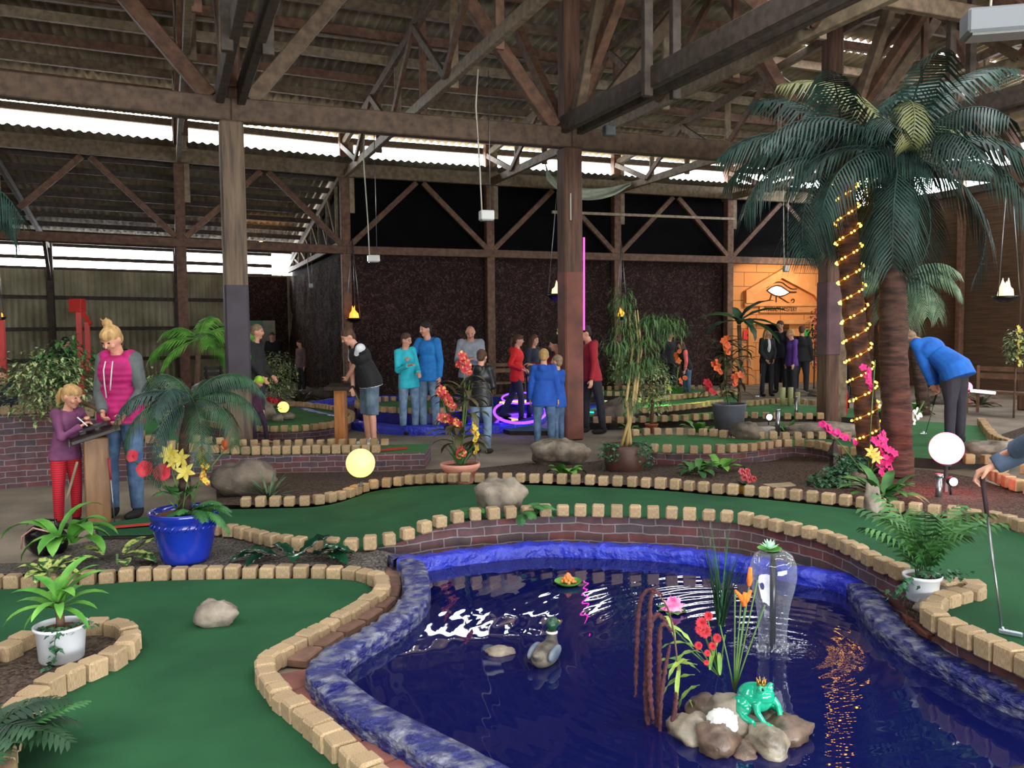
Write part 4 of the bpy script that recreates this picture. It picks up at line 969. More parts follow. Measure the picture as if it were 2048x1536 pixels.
for pts,w in(([(870,610),(960,540),(1060,505),(1160,515),(1260,590),(1340,630),(1430,630)],.016),([(870,665),(960,600),(1060,570),(1150,590),(1250,660),(1310,690),(1420,690)],.022),([(890,670),(960,720),(1040,755),(1150,765),(1250,725),(1320,690)],.016),([(955,740),(945,790),(925,840)],.02),([(1050,765),(1048,830),(1048,880)],.018),([(1100,780),(1180,830),(1260,880),(1320,900),(1370,880),(1385,840),(1360,818),(1330,835),(1330,855)],.016)):
    s_=stroke(pts,w); e.add(s_.v,s_.f)
part(e,'eye_outline',mInk,fac)
ey=[(893,668),(960,612),(1050,580),(1130,598),(1220,655),(1290,690),(1210,735),(1120,755),(1040,750),(960,715)]
a=[PV(1440+x/9.31,510+y/9.31,.06) for x,y in ey]
part(MB().poly(a),'lit_eye',mat('lit_eye_panel',(255,246,225),emit=(255,236,200),es=4.),fac,False)
def text(s,p,h,m_,parent,name,sx=1.,jit=True):
    cu=bpy.data.curves.new('t','FONT'); cu.body=s; cu.size=h; cu.extrude=.004
    to=bpy.data.objects.new('t',cu); C.objects.link(to); dg=bpy.context.evaluated_depsgraph_get(); me=bpy.data.meshes.new_from_object(to.evaluated_get(dg)); bpy.data.objects.remove(to)
    me.materials.clear(); me.materials.append(m_); o=bpy.data.objects.new(name,me); C.objects.link(o)
    X=V((cA,sA,0))*sx; Z=V((sA,-cA,0)); Y=V((0,0,1)); M=Matrix((X,Y,Z)).transposed().to_4x4(); M.translation=p
    o.parent=parent; o.matrix_parent_inverse=wmat(parent).inverted(); o.matrix_basis=M; return o
text("PHARAO'S MYSTERY",PV(1528,622.5,.03),.19,mInk,fac,'lettering',sx=.72)
for nme,lab,x,y,w,h,c,tx in(('poster','small red poster with a black mark left of the facade doorway',1494,669,.29,.29,(226,52,40),'.'),('poster','small green poster right of the facade doorway',1611,667,.26,.26,(60,170,80),''),):
    p_=PV(x,y,.08); s_,_=SV(p_)
    o=MB().box((0,0,0),(w,.01,h)).build(nme,mat('poster_'+str(c[0]),c,rough=.7),smooth=False); o.location=p_+V((sA,-cA,0))*.02; o.rotation_euler=(0,0,A); tag(o,lab,'poster')
    if tx: lpart(MB().ball((0,-.006,-.02),(.025,.004,.035),10,6),'printed_mark',mInk,o)
o=MB().box((0,0,0),(.02,.4,.2)).build('wall_sign',mat('dull_red_sign',(150,36,36),rough=.8),smooth=False); o.location=PS(1839,631,11.7); o.rotation_euler=(0,0,A); tag(o,'small red sign on the boarded right wall','sign')
o=MB().box((0,0,0),(.42,.04,.16)).build('exit_sign',mat('green_exit_sign',(60,120,90),rough=.5),smooth=False); o.location=D(512,646,27.5); o.rotation_euler=(0,0,A); tag(o,'small green exit sign by the far left doorway','sign')
tag(MB().box(D(523,706,27.6),(.9,.06,2.1),Matrix.Rotation(A,3,'Z')).build('side_door',mat('pale_door',(120,122,108),(140,142,126)),smooth=False),'pale closed door below the exit sign at the far left','door')
# ---- scorer posts
mDesk=mat('dark_desk_board',(34,24,22),(52,38,34),rough=.5,scale=6); mPostO=wood('orange_stained_post',(150,92,46),(178,116,64),(6,6,1),scale=3,rough=.5); mPostB=wood('brown_stained_post',(112,78,46),(140,100,62),(6,6,1),scale=3,rough=.5)
def scorer(lab,p,h,w,m_,rz,tilt,dw=.46,dd=.34):
    t=thing('scorer_post',lab,'scorer post',p)
    lpart(MB().cbox((0,0,h/2),(w,w,h),.01),'post',m_,t,False)
    rt=Matrix.Rotation(tilt,3,'X'); lpart(MB().cbox((0,0,h+.03),(dw,dd,.03),.005,rt),'desk_board',mDesk,t,False)
    lpart(MB().cbox((0,-dd*.52,h+.03-math.tan(tilt)*dd*.5),(dw,.02,.06),.004),'desk_edge',mDesk,t,False)
    t.rotation_euler=(0,0,rz); return t
SP=P(198,1052,0); scorer('stained square scoring post with a sloping desk where the girl writes','' or SP,.80,.2,mPostB,R(-62),R(16),.5,.4)
o=MB().box((0,0,0),(.2,.14,.02)).build('score_case',mat('black_case',(14,12,14),rough=.4),smooth=False); o.location=SP+V((.02,-.02,.90)); o.rotation_euler=(R(5),R(-14),.3); tag(o,'black scorecard case lying on the girl\'s sloping desk','case')
SP2=P(683,890,0); scorer('orange stained round-edged scoring post with the man writing on it',SP2,.86,.16,mPostO,R(-8),R(10),.4,.3)
# extinguisher, red pillar, benches
t=thing('fire_extinguisher','red fire extinguisher standing behind the double post','extinguisher',P(1686,838,0)); lpart(MB().lathe([(0.001,0),(.075,.0),(.08,.03),(.08,.46),(.06,.54),(.02,.57)],seg=20),'cylinder',mat('extinguisher_red',(190,24,26),rough=.3),t); lpart(MB().tube([(0,0,.56),(.03,0,.63),(.1,0,.6),(.1,0,.2)],.014,8),'hose',MT['black_housing'],t)
mRed=mat('red_paint',(186,38,30),(200,48,38),rough=.5,scale=4)
t=thing('red_pillar','red painted metal pillar with a square head behind the woman','pillar',D(166,760,16.5)); z_=t.location.z
t.location.z=0; b=MB().beam((-.03,0,0),(-.03,0,2.15),.11,.11).beam((.12,0,1.0),(.12,0,1.95),.1,.1); lpart(b,'shaft',mRed,t,False); lpart(MB().cbox((-.05,0,2.27),(.24,.2,.26),.01).beam((.02,0,2.16),(.2,0,1.9),.07,.07),'head',mRed,t,False)
tag(MB().beam(D(0,640,15),V((D(0,640,15).x,15,0)),.14,.14).build('red_pillar',mRed,smooth=False),'red painted pillar at the left edge below the fire bowl','pillar')
mBench=wood('bench_wood',(94,66,46),(120,88,62))
def seat(lab,p,w,rz,name='bench',m_=None):
    t=thing(name,lab,name,p); m_=m_ or mBench
    lpart(MB().box((0,0,.43),(w,.4,.04)),'seat',m_,t,False); lpart(MB().box((0,.2,.72),(w,.03,.1)).box((0,.2,.86),(w,.03,.08)),'backrest',m_,t,False)
    for sx in(-1,1):
        for sy in(-1,1): lpart(MB().beam((sx*(w/2-.05),sy*.18,0),(sx*(w/2-.05),sy*.18,.43 if sy<0 else .92),.05,.05),'leg',m_,t,False)
    t.rotation_euler=(0,0,rz); return t
seat('wooden garden bench at the right edge beyond the pink globe',P(2005,830,0),1.3,R(-60)); seat('small dark chair behind the blue pot palm',P(432,808,0),.45,R(30),'chair',mat('dark_chair_wood',(30,26,24),(48,42,38)))
seat('low wooden bench behind the rear pool',P(1018,800,0),1.1,R(22))
# bag
bg=MB().ball((0,0,.12),(.19,.11,.13),20,14,fn=lambda q:1+.12*noise.noise(q*3)); o=remesh(bg,.012,3); t=thing('handbag','black glossy bag with a pale piping on the floor at the left','bag',P(80,1118,0)+V((0,.1,0)))
meshpart(o,'body',mat('black_patent',(12,11,14),rough=.2),t); lpart(MB().tube([(-.17,-.07,.06),(-.15,-.08,.16),(-.03,-.09,.235),(.1,-.08,.21)],.007,6),'piping',mat('pale_piping',(200,150,136)),t); lpart(MB().tube([(-.1,0,.22),(-.06,.04,.27),(.06,.04,.27),(.1,0,.22)],.01,8),'strap',MT['black_patent'],t); t.rotation_euler=(0,0,R(-15))
# lantern
t=thing('garden_lantern','dark iron lantern with a pointed top in the mulch bed','lantern',P(1668,950,.13)); lpart(MB().lathe([(.07,0),(.07,.03),(.03,.06),(.05,.09),(.05,.2),(.085,.215),(.085,.23),(.05,.30),(.015,.36),(.02,.375),(.001,.40)],seg=6),'body',mat('dark_iron',(36,26,24),(52,38,34),rough=.5),t,False)
lpart(MB().lathe([(.043,.1),(.043,.19)],seg=6),'glass',mat('dark_glass',(10,10,10),rough=.1),t,False); t.scale=(.95,.95,1)
tag(MB().poly([P(1525,968,.17),P(1580,964,.18),P(1592,970,.18),P(1545,974,.18)],th=.01).build('flat_slate',mat('pale_slate',(140,124,96),(168,150,118)),smooth=False),'pale flat piece of slate on the mulch','slate')
# golf balls
mBall=mat('white_golf_ball',(235,235,230),rough=.35)
for x,y,z,l in((1847,868,.12,'white golf ball in front of the bending golfer'),(1050,850,.07,'white golf ball on the low green board')):
    q=P(x,y,z); tag(MB().ball((0,0,0),.0215,14,10).build('golf_ball',mBall,loc=(0,0,0)),l,'golf ball').location=q+V((0,0,.021))
# cables on the rock and green spot glow
light('green_flood','POINT',D(1330,800,17),30,(.3,1,.35),.06); light('lime_flood','POINT',D(1380,775,16.5),14,(.7,1,.2),.06); light('facade_lamp','SPOT',W(9.3,-1.6,3.6),160,(1,.82,.6),.1,rot=(R(58),0,A),spot_size=R(100))
light('teal_flood','POINT',D(1195,780,17),12,(.4,1,.8),.05)
light('yellow_glow','POINT',D(585,800,13.8),5,(1,.9,.4),.1)
# ---------------------------------------------------------------- plants
def lm(name,a,b,rough=.5,scale=7,**k): return mat(name,a,b,rough=rough,scale=scale,spec=.35,**k)
gPalm=lm('palm_leaf_bluegreen',(22,42,38),(46,74,64)); gPalmY=lm('palm_leaf_yellowing',(96,104,62),(136,136,90)); gDark=lm('dark_leaf',(20,44,28),(40,74,44)); gMid=lm('mid_green_leaf',(40,84,40),(76,124,60))
gBright=lm('bright_green_leaf',(58,122,40),(112,170,70)); gFern=lm('fern_leaf',(38,82,44),(66,116,60)); gVar=lm('variegated_leaf',(60,92,52),(176,182,124),scale=22,lo=.45,hi=.58); gCro=lm('croton_leaf',(34,76,36),(170,180,96),scale=26,lo=.46,hi=.56)
gGloss=lm('glossy_dark_leaf',(14,44,30),(26,70,44),rough=.16); gIvy=lm('ivy_leaf',(28,70,44),(74,118,84),scale=30); gAga=lm('grey_green_blade',(58,82,58),(96,120,84)); gBrn=lm('dry_bronze_leaf',(48,46,32),(86,78,48)); gOl=lm('willow_leaf',(44,76,40),(84,112,62))
mStem=lm('green_stem',(60,92,44),(90,116,60)); mBark=mat('palm_bark',(42,29,24),(84,60,48),rough=.95,scale=5,stretch=(1,1,5),bump=.02,bscale=9,detail=9); mCane=mat('bamboo_cane',(150,124,70),(184,160,104),rough=.5,scale=8,stretch=(1,1,.4)); mTwig=mat('brown_twig',(74,54,40),(104,80,60),rough=.9,scale=12)
def arc(base,az,el,L,droop,n):
    "curved line: starts at elevation el, ends drooping by `droop` degrees"
    p=V(base);out=[p.copy()];h=V((math.cos(R(az)),math.sin(R(az)),0))
    for i in range(n):
        e=el-droop*((i+.5)/n)**1.3; p=p+(h*math.cos(R(e))+V((0,0,math.sin(R(e)))))*(L/n); out.append(p.copy())
    return out
def blade(mb,base,az,el,L,w,droop,n=6,fold=.25,shape=None,m=0,pts=None,wav=0.):
    pts=pts or arc(base,az,el,L,droop,n); n=len(pts)-1; h=V((-math.sin(R(az)),math.cos(R(az)),0)); vs=[]
    for i,p in enumerate(pts):
        t=i/n; ww=w*.5*(shape(t) if shape else math.sin(PI*min(1,.08+t*.92))**.7)
        d=(pts[min(n,i+1)]-pts[max(0,i-1)]).normalized(); s=h if abs(d.dot(h))<.95 else V((1,0,0)); s=(s-d*s.dot(d)).normalized(); up=s.cross(d)
        if up.z<0: up=-up
        k=wav*math.sin(i*2.4)*ww
        vs+=[p+s*ww+up*(fold*ww+k),p,p-s*ww+up*(fold*ww-k)]
    fs=[]
    for i in range(n): a=3*i; fs+=[(a,a+1,a+4,a+3),(a+1,a+2,a+5,a+4)]
    return mb.add(vs,fs,m)
def frond(mb,base,az,el,L,droop,n=26,ll=.3,lw=.025,hang=35,sw=60,rn=9,w0=.012,taper=1.,m=0):
    pts=arc(base,az,el,L,droop,rn); mb.tube(pts,[w0*(1-.8*i/rn) for i in range(rn+1)],5,m)
    fine=resample(pts,L/n); n=len(fine)
    for i,p in enumerate(fine[1:],1):
        t=i/n
        if t<.12: continue
        d=(fine[min(n-1,i+1)]-fine[i-1]).normalized(); sd=V((-math.sin(R(az)),math.cos(R(az)),0)); l=ll*(math.sin(PI*min(1,.12+t*.86))**.6)*taper*rnd.uniform(.85,1.1)
        for s in(-1,1):
            dr=(d*math.cos(R(sw))+sd*s*math.sin(R(sw))).normalized(); e0=p; q1=e0+dr*l*.5-V((0,0,l*.5*math.sin(R(hang))*.5)); q2=e0+dr*l*.92-V((0,0,l*math.sin(R(hang))))
            wv=d*lw*.5; mb.add([e0-wv*.6,e0+wv*.6,q1+wv,q1-wv,q2],[(0,1,2,3),(3,2,4)],m)
    return mb
def bush(mb,c,r,n,size,narrow=.45,droop=20,m=0,fill=.55):
    c=V(c); 
    for _ in range(n):
        q=V((rnd.gauss(0,1),rnd.gauss(0,1),rnd.gauss(0,1))).normalized()*(fill+(1-fill)*rnd.random()); p=c+V((q.x*r[0],q.y*r[1],q.z*r[2]))
        az=math.degrees(math.atan2(q.y,q.x))+rnd.uniform(-60,60); l=size*rnd.uniform(.7,1.3)
        blade(mb,p,az,rnd.uniform(-20,50)-droop*.3,l,l*narrow,droop*2,2,.2,lambda t:(.35,1,.05)[round(t*2)],m)
    return mb
def plant(name,lab,p,grp=None): return thing(name,lab,'plant',p,grp)
def rosette(mb,c,n,L,w,e0,e1,droop,rr=.02,fold=.25,az0=None,az1=None,wav=0.,shape=None):
    for i in range(n):
        a=rnd.uniform(0,360) if az0 is None else rnd.uniform(az0,az1)
        a=(i*137.5) if az0 is None else a
        blade(mb,V(c)+V((rr*math.cos(R(a)),rr*math.sin(R(a)),0)),a,rnd.uniform(e0,e1),L*rnd.uniform(.8,1.15),w*rnd.uniform(.85,1.1),droop*rnd.uniform(.8,1.2),6,fold,shape,0,None,wav)
    return mb
def petals(mb,c,n,r,w,el,fac=-90,m=0,z=0):
    "flower facing direction fac (deg, world azimuth) and slightly up"
    c=V(c); f=V((math.cos(R(fac)),math.sin(R(fac)),.35)).normalized(); sx=f.cross(V((0,0,1))).normalized(); sy=sx.cross(f)
    for i in range(n):
        a=2*PI*i/n+z; d=sx*math.cos(a)+sy*math.sin(a); pt=[c,c+d*r*.5+f*r*math.sin(R(el))*.6,c+d*r+f*r*math.sin(R(el))*.55]
        s=d.cross(f)*w*.5; p3=c+d*r*.8+f*r*math.sin(R(el))*.62; rd=.75 if w>r*.7 else .55; mb.add([pt[0]-s*.25,pt[0]+s*.25,pt[1]+s,pt[1]-s,p3+s*rd,p3-s*rd,pt[2]+s*.12,pt[2]-s*.12],[(0,1,2,3),(3,2,4,5),(5,4,6,7)],m)
    return mb
mRedF=mat('hibiscus_red',(160,24,36),(196,50,64),rough=.6,scale=20); mYelF=mat('lily_yellow',(184,164,56),(210,196,100),rough=.6,scale=14); mOrc=mat('orchid_red_yellow',(160,28,42),(206,164,72),rough=.6,scale=34,lo=.52,hi=.66); mOrY=mat('orchid_yellow_red',(196,170,52),(140,42,28),rough=.6,scale=26,lo=.5,hi=.6)
mMag=mat('magenta_petal',(190,16,96),(226,48,134),rough=.6,scale=18); mOrF=mat('orange_petal',(196,70,26),(216,104,44),rough=.6,scale=12); mPkF=mat('coral_pink_petal',(190,70,80),(214,110,114),rough=.6,scale=20); mWhF=mat('white_petal',(222,226,214),(240,240,232),rough=.6,scale=12); mRedC=mat('carnation_red',(150,10,26),(184,30,46),rough=.7,scale=30)
def stem(mb,a,b,r=.004,sag=.0):
    a=V(a);b=V(b); m_=(a+b)/2+V((0,0,sag)); return mb.tube([a,a.lerp(m_,.5)+V((0,0,sag*.4)),m_,b],r,5)
def spike(mb,a,b,n,r,m=0,cnt=5,fac=-90):
    a=V(a);b=V(b)
    for i in range(n):
        t=i/max(1,n-1); p=a.lerp(b,t)+V((rnd.uniform(-1,1)*r*.7,rnd.uniform(-1,1)*r*.7,0)); petals(mb,p,cnt,r*(1-.35*t),r*.8,25,fac+rnd.uniform(-60,60),m,rnd.random())
        mb.ball(p,r*.22,6,4)
    return mb
# --- the two big palms at the right
def trunk(pts,r0,r1,m,root,name='trunk'):
    c=smoothline(pts,.05); n=len(c); mb=MB(); seg=22
    for i,p in enumerate(c):
        t=i/(n-1); r=r0+(r1-r0)*t+.003*math.sin(i*1.9)
        for k in range(seg):
            a=2*PI*k/seg; q=V((math.cos(a),math.sin(a),0)); rr=r*(1+.16*noise.noise(V((q.x*2,q.y*2,p.z*4)))+.14*noise.noise(V((q.x*5,q.y*5,p.z*12)))); mb.v.append(tuple(p+q*rr))
    for i in range(n-1):
        for k in range(seg): mb.f.append((i*seg+k,i*seg+(k+1)%seg,(i+1)*seg+(k+1)%seg,(i+1)*seg+k)); mb.m.append(0)
    return part(mb,name,m,root),c
def bigpalm(lab,base,px,Y,r0,r1,nf,seed,L=1.75,extra=()):
    global rnd; keep=rnd; rnd=random.Random(seed)
    t=plant('palm_tree',lab,base); pts=[V(base)]+[D(x,y,Y) for x,y in px]; _,c=trunk(pts,r0,r1,mBark,t); top=c[-1]
    for i in range(nf):
        az=i*137.5+seed*10; el=[68,44,24,6,-14,-34][i%6]+rnd.uniform(-8,8); mb=MB()
        frond(mb,top+V((0,0,.05)),az,el,L*rnd.uniform(.8,1.05),95-el*.25,34,.46,.03,55,52,9,.016)
        part(mb,'frond',gPalmY if i in extra else gPalm,t)
    rnd=keep; return t,c
pb=P(1742,940,.15); pt1,c1=bigpalm('tall palm with a trunk wound with yellow fairy lights',pb,[(1735,850),(1716,700),(1702,560),(1693,420),(1688,330)],pb.y,.125,.1,20,3,1.4)
pb2=P(1797,950,.15); pt2,c2=bigpalm('tall palm with a thick bare brown trunk right of the lit palm',pb2,[(1794,860),(1788,700),(1786,560),(1794,420),(1806,320)],pb2.y,.155,.115,22,5,1.6,(6,13))
part(frond(MB(),c2[-1]+V((-.1,-.1,.12)),-100,85,1.5,330,40,.22,.03,30,60,22,.012),'curled_frond',gPalmY,pt2)
# fairy lights
ls=thing('fairy_light_string','yellow fairy light string spiralling up the palm trunk','light string',pb)
hp=[];NL=960;zz=[p.z for p in c1]; z0,z1_=D(1730,885,pb.y).z,D(1690,350,pb.y).z; turns=13.5
for i in range(NL):
    t=i/(NL-1); z=z0+(z1_-z0)*t; j=min(range(len(c1)),key=lambda k:abs(c1[k].z-z)); a=2*PI*turns*t+.9; r=.15-.02*t; p=c1[j]
    hp.append(V((p.x+r*math.cos(a),p.y+r*math.sin(a),z+.045*math.cos(a))))
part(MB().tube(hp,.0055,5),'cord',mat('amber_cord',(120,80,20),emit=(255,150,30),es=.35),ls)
bm_=MB().ball((0,0,0),.0115,8,6); mBulb=mat('amber_bulb',(255,190,60),emit=(255,176,50),es=22); b0=None; cb=0
for i in range(2,960,10):
    if cb>=98: break
    if b0 is None: b0=part(bm_,'bulb',mBulb,ls); o=b0
    else: o=b0.copy(); C.objects.link(o)
    o.matrix_parent_inverse=Matrix.Translation(-pb); o.location=hp[i]; cb+=1
mbx=MB()
for i in range(5,960,10):
    mbx.ball(hp[i],.0115,8,6); mbx.ball(hp[i-3] if i%20 else hp[i+2],.0085,6,5)
o=part(mbx,'bulbs',mBulb,ls); o['kind']='stuff'
# --- palm fronds at the left edge, small palms in the rear
t=plant('palm_tree','palm whose dark fronds reach in at the left edge',D(-150,700,9.2)); t.location.z=0; b=t.location; tp=D(-130,380,9.2); trunk([V(b),V((b.x,b.y,1.5)),tp],.12,.1,mBark,t)
for k,(az,el) in enumerate(((0,25),(-25,-5),(25,5),(0,-30),(150,20),(90,20),(-90,10),(-50,30))): part(frond(MB(),tp,az,el,1.15,110,28,.4,.03,55,52),'frond',gPalm,t)
t=plant('palm_tree','smaller pale green palm behind the second palm trunk',P(1850,830,0)); b=V(t.location); tp=D(1812,560,b.y); trunk([b,(b+tp)/2,tp],.12,.1,mBark,t)
for k in range(11): part(frond(MB(),tp,k*137.5,[50,25,0,-20][k%4],1.15,100,26,.42,.035,55,52),'frond',lm('pale_palm_leaf',(84,112,84),(124,146,112)),t)
t=plant('palm_plant','light green palm behind the left large post',P(392,880,.2)); b=V(t.location); tp=D(398,680,b.y); lpart(MB().tube([(0,0,0),(.03,0,.7),tp-b],.04,10),'stem',mTwig,t)
for k,(az,el) in enumerate(((180,15),(0,20),(150,40),(30,40),(90,60),(200,-10),(-20,0),(-60,30))): lpart(frond(MB(),tp-b,az,el,.8,80,24,.3,.03,40,50),'frond',gBright,t)
# --- the palm in the big blue pot with its flowers
bp=P(372,1120,.09); t=potted('flower_pot','large glazed blue pot with a dark palm, red, yellow and orange flowers','plant pot',bp,[(0.001,0),(.155,0),(.165,.03),(.19,.12),(.205,.2),(.215,.24),(.222,.27),(.215,.285),(.222,.30),(.238,.33),(.243,.36),(.235,.365),(.215,.35),(.205,.32)],mBluePot,.205,.33,48)
rp_=MB()
for k in range(26):
    a=2*PI*k/26; rp_.tube([(.215*math.cos(a),.215*math.sin(a),.245),(.226*math.cos(a+.09),.226*math.sin(a+.09),.262),(.221*math.cos(a+.18),.221*math.sin(a+.18),.285)],[.005,.010,.005],6)
lpart(rp_,'rope_relief',mBluePot,t)
Yb=bp.y; tp=D(384,800,Yb)
part(MB().tube(smoothline([bp+V((0,0,.3)),D(370,960,Yb),D(368,880,Yb),tp],.05),[.045-.0009*i for i in range(len(smoothline([bp+V((0,0,.3)),D(370,960,Yb),D(368,880,Yb),tp],.05)))],12),'palm_trunk',mBark,t)
for k,(az,el,L) in enumerate(((185,30,.55),(-5,30,.5),(150,55,.5),(35,50,.5),(215,10,.55),(-30,12,.5),(-100,40,.45),(90,45,.5),(-60,-5,.5),(240,-15,.6),(10,60,.45),(180,-20,.45))):
    part(frond(MB(),tp,az,el,L*1.22,112,40,.15,.013,60,58,10,.008),'palm_frond',gDark if k%3 else gPalm,t)
sm=MB(); soil=bp+V((0,0,.33))
for x,y in((265,912),(290,938),(325,945),(338,912),(362,925),(376,945),(405,930),(455,885),(352,890)): stem(sm,soil+V((rnd.uniform(-.1,.1),rnd.uniform(-.1,.05),0)),D(x,y+8,Yb-.1),.005)
part(sm,'stems',mStem,t)
for x,y,r in((265,912,.045),(290,938,.06),(325,945,.065)):
    f=MB(); petals(f,D(x,y,Yb-.14),5,r,r*1.25,18); f.tube([D(x,y,Yb-.14),D(x,y,Yb-.2)],.005,5); part(f,'hibiscus_flower',mRedF,t)
for x,y,r in((338,908,.075),(362,918,.07),(372,944,.075),(348,925,.055)):
    f=MB(); petals(f,D(x,y,Yb-.16),6,r,r*.5,30,-90,0,x); part(f,'lily_flower',mYelF,t)
part(spike(MB(),D(398,895,Yb-.1),D(414,965,Yb-.1),14,.034),'orchid_spike',mOrY,t)
f=MB()
for k,(a,l) in enumerate(((60,.1),(80,.13),(100,.12),(120,.09),(40,.08))): blade(f,D(452,900,Yb-.12),a if k%2 else a-90,76-k*14,l*1.35,.04,10,4,.3)
for az_,dx in((0,.0),(180,.0)): blade(f,D(452,905,Yb-.1),az_,35,.10,.03,0,4,.3)
part(f,'strelitzia_flower',mOrF,t)
for k,(az,el,L,w) in enumerate(((0,40,.3,.05),(-20,25,.34,.04),(170,50,.2,.06),(60,60,.25,.05),(-80,40,.2,.07),(200,45,.22,.06),(20,10,.3,.05),(-110,60,.22,.06))): pass
f=MB()
for az,el,L in((0,45,.32),(-25,30,.34),(-50,40,.3),(20,35,.3),(-5,15,.34),(195,35,.2),(-100,55,.2),(-10,60,.28)): frond(f,soil+V((.06,-.04,0)),az,el,L,90,20,.075,.02,20,70,7,.004)
part(f,'fern_foliage',gFern,t)
f=MB(); rosette(f,soil+V((-.02,-.06,.16)),12,.13,.07,20,60,60,.05); part(f,'broad_leaves',gMid,t)
# --- generic beds and pots
def fernat(lab,p,n,L,m,ll=.09,az0=0,az1=360,e0=25,e1=60,droop=80,name='fern'):
    t=plant(name,lab,p); 
    for k in range(n): lpart(frond(MB(),(0,0,0),az0+(az1-az0)*(k+.5)/n,rnd.uniform(e0,e1),L*rnd.uniform(.85,1.1),droop,18,ll,.024,15,66,7,.004),'frond',m,t)
    return t
fernat('fern left of the large rock on the central lane',P(958,1028,.25),8,.24,gFern,.07,90,290); fernat('fern right of the large rock on the central lane',P(1050,1030,.25),9,.27,gFern,.07,-110,90)
t=plant('agave_plant','spiky grey-green plant right of the left boulder',P(538,998,.09)); lpart(rosette(MB(),(0,0,0),34,.30,.022,15,75,30,.02),'blades',gAga,t)
t=plant('leafy_plant','heap of glossy dark veined leaves on the gravel',P(585,1118,.1)); t.scale=(1.15,)*3
f=MB()
for x,az,el,L,w in((-.18,200,15,.22,.09),(-.1,180,25,.26,.09),(0,150,35,.2,.09),(.05,30,45,.24,.13),(.12,-10,30,.26,.14),(.16,-30,15,.24,.14),(.02,-80,25,.2,.1),(-.14,-120,15,.2,.09),(.2,10,20,.2,.12)): blade(f,(x,0,.02),az,el,L,w,50,9,.3,None,0,None,.18)
lpart(f,'leaves',gGloss,t)
# left foreground pot
wp=P(124,1318,.045); t=potted('flower_pot','round white pot with a bright green leafy plant at the lower left','plant pot',wp,[(0.001,0),(.1,0),(.105,.01),(.118,.165),(.128,.17),(.13,.182),(.122,.185),(.112,.17),(.108,.15)],mWhiteP,.11,.155,44)
lpart(MB().tube([(0,0,.14),(.0,0,.22),(-.005,0,.30)],[.022,.02,.016],10),'stem',mTwig,t)
f=MB(); tp=V((-.005,0,.28))
for az,el,L,w in((175,35,.26,.05),(200,15,.27,.045),(160,60,.2,.05),(0,30,.2,.045),(-20,5,.22,.035),(30,62,.28,.07),(60,70,.26,.06),(110,65,.22,.06),(-60,25,.2,.04),(-100,20,.2,.04),(-140,30,.24,.045),(220,-5,.2,.035),(15,45,.25,.06),(80,40,.22,.05),(190,50,.24,.06),(-40,40,.2,.05),(140,30,.22,.05),(5,75,.3,.06)): blade(f,tp+V((0,0,rnd.uniform(-.03,.05))),az,el,L*1.06,w*1.15,70,7,.3)
lpart(f,'leaves',gBright,t)
def ivy(mb,pts,n,size=.03,sp=.03):
    pts=smoothline(pts,.02); mb.tube(pts,.0025,4)
    for k in range(n):
        p=pts[rnd.randrange(len(pts))]+V((rnd.uniform(-sp,sp),rnd.uniform(-sp,sp)*.6,rnd.uniform(-sp,sp)*.6)); a=rnd.uniform(0,360); s=size*rnd.uniform(.6,1.2)
        q=V((math.cos(R(a)),math.sin(R(a)),0)); side=V((-q.y,q.x,0)); d=V((q.x*.6,q.y*.6-.2,-.6)).normalized()
        mb.add([p,p+side*s*.55+d*s*.3,p+side*s*.3+d*s*.5,p+d*s,p-side*s*.3+d*s*.5,p-side*s*.55+d*s*.3],[(0,1,2),(0,2,3),(0,3,4),(0,4,5)])
    return mb
f=ivy(MB(),[(-.09,-.02,.17),(0,-.09,.18),(.06,-.1,.2),(.09,-.08,.18)],46); ivy(f,[(.05,-.12,.19),(.04,-.135,.13),(.045,-.14,.06),(0,-.145,.02)],34,.034,.022); ivy(f,[(.08,-.04,.2),(.14,0,.19),(.18,-.02,.2)],20)
lpart(f,'ivy',gIvy,t)
t=plant('leafy_plant','bright green arching leafy plant behind the lower left pot',P(135,1130,.05)); t.scale=(1.3,)*3; f=MB()
for az,el,L,w in((180,55,.42,.07),(160,70,.3,.06),(60,80,.4,.05),(10,60,.3,.09),(30,45,.32,.09),(-20,40,.26,.08),(-70,45,.26,.09),(-110,50,.28,.09),(200,35,.34,.08),(-40,70,.32,.09),(100,60,.3,.08),(0,80,.3,.08)): blade(f,(rnd.uniform(-.05,.05),0,.12),az,el,L,w,120,8,.3)
lpart(f,'leaves',gBright,t)
t=plant('croton_plant','low plant with yellow-patterned leaves beside the blue pot',P(235,1130,.07)); f=MB()
for x,y,az,el,L,w in((.05,.15,20,35,.25,.1),(.02,0,0,20,.26,.1),(.12,-.03,-10,10,.2,.11),(-.1,-.06,-150,20,.2,.09),(0,.1,60,40,.22,.09),(-.12,.05,170,30,.22,.09),(.08,-.08,-60,15,.16,.09)): blade(f,(x,y,.06),az,el,L,w,45,7,.25)
lpart(f,'leaves',gCro,t); lpart(MB().tube([(0,0,-.1),(0,0,.08)],.01,6),'stem',mStem,t)
t=plant('croton_plant','small plant with yellow-veined leaves above the lower left pot',P(100,1172,.03)); lpart(rosette(MB(),(0,0,.1),9,.17,.08,15,60,60,.03),'leaves',gCro,t); lpart(MB().tube([(0,0,0),(0,0,.12)],.008,6),'stem',mStem,t)
fernat('dark fern palm reaching in at the bottom left corner',P(-50,1530,.06)+V((0,0,.0)),13,.40,gDark,.13,-70,130,30,75,95,'fern_palm')
t=bpy.data.objects['fern_palm']; t.location+=V((0.,.0,0)); f=frond(MB(),(.0,-.02,.04),28,32,.42,30,20,.10,.02,10,40,7,.004); lpart(f,'frond',gFern,t)
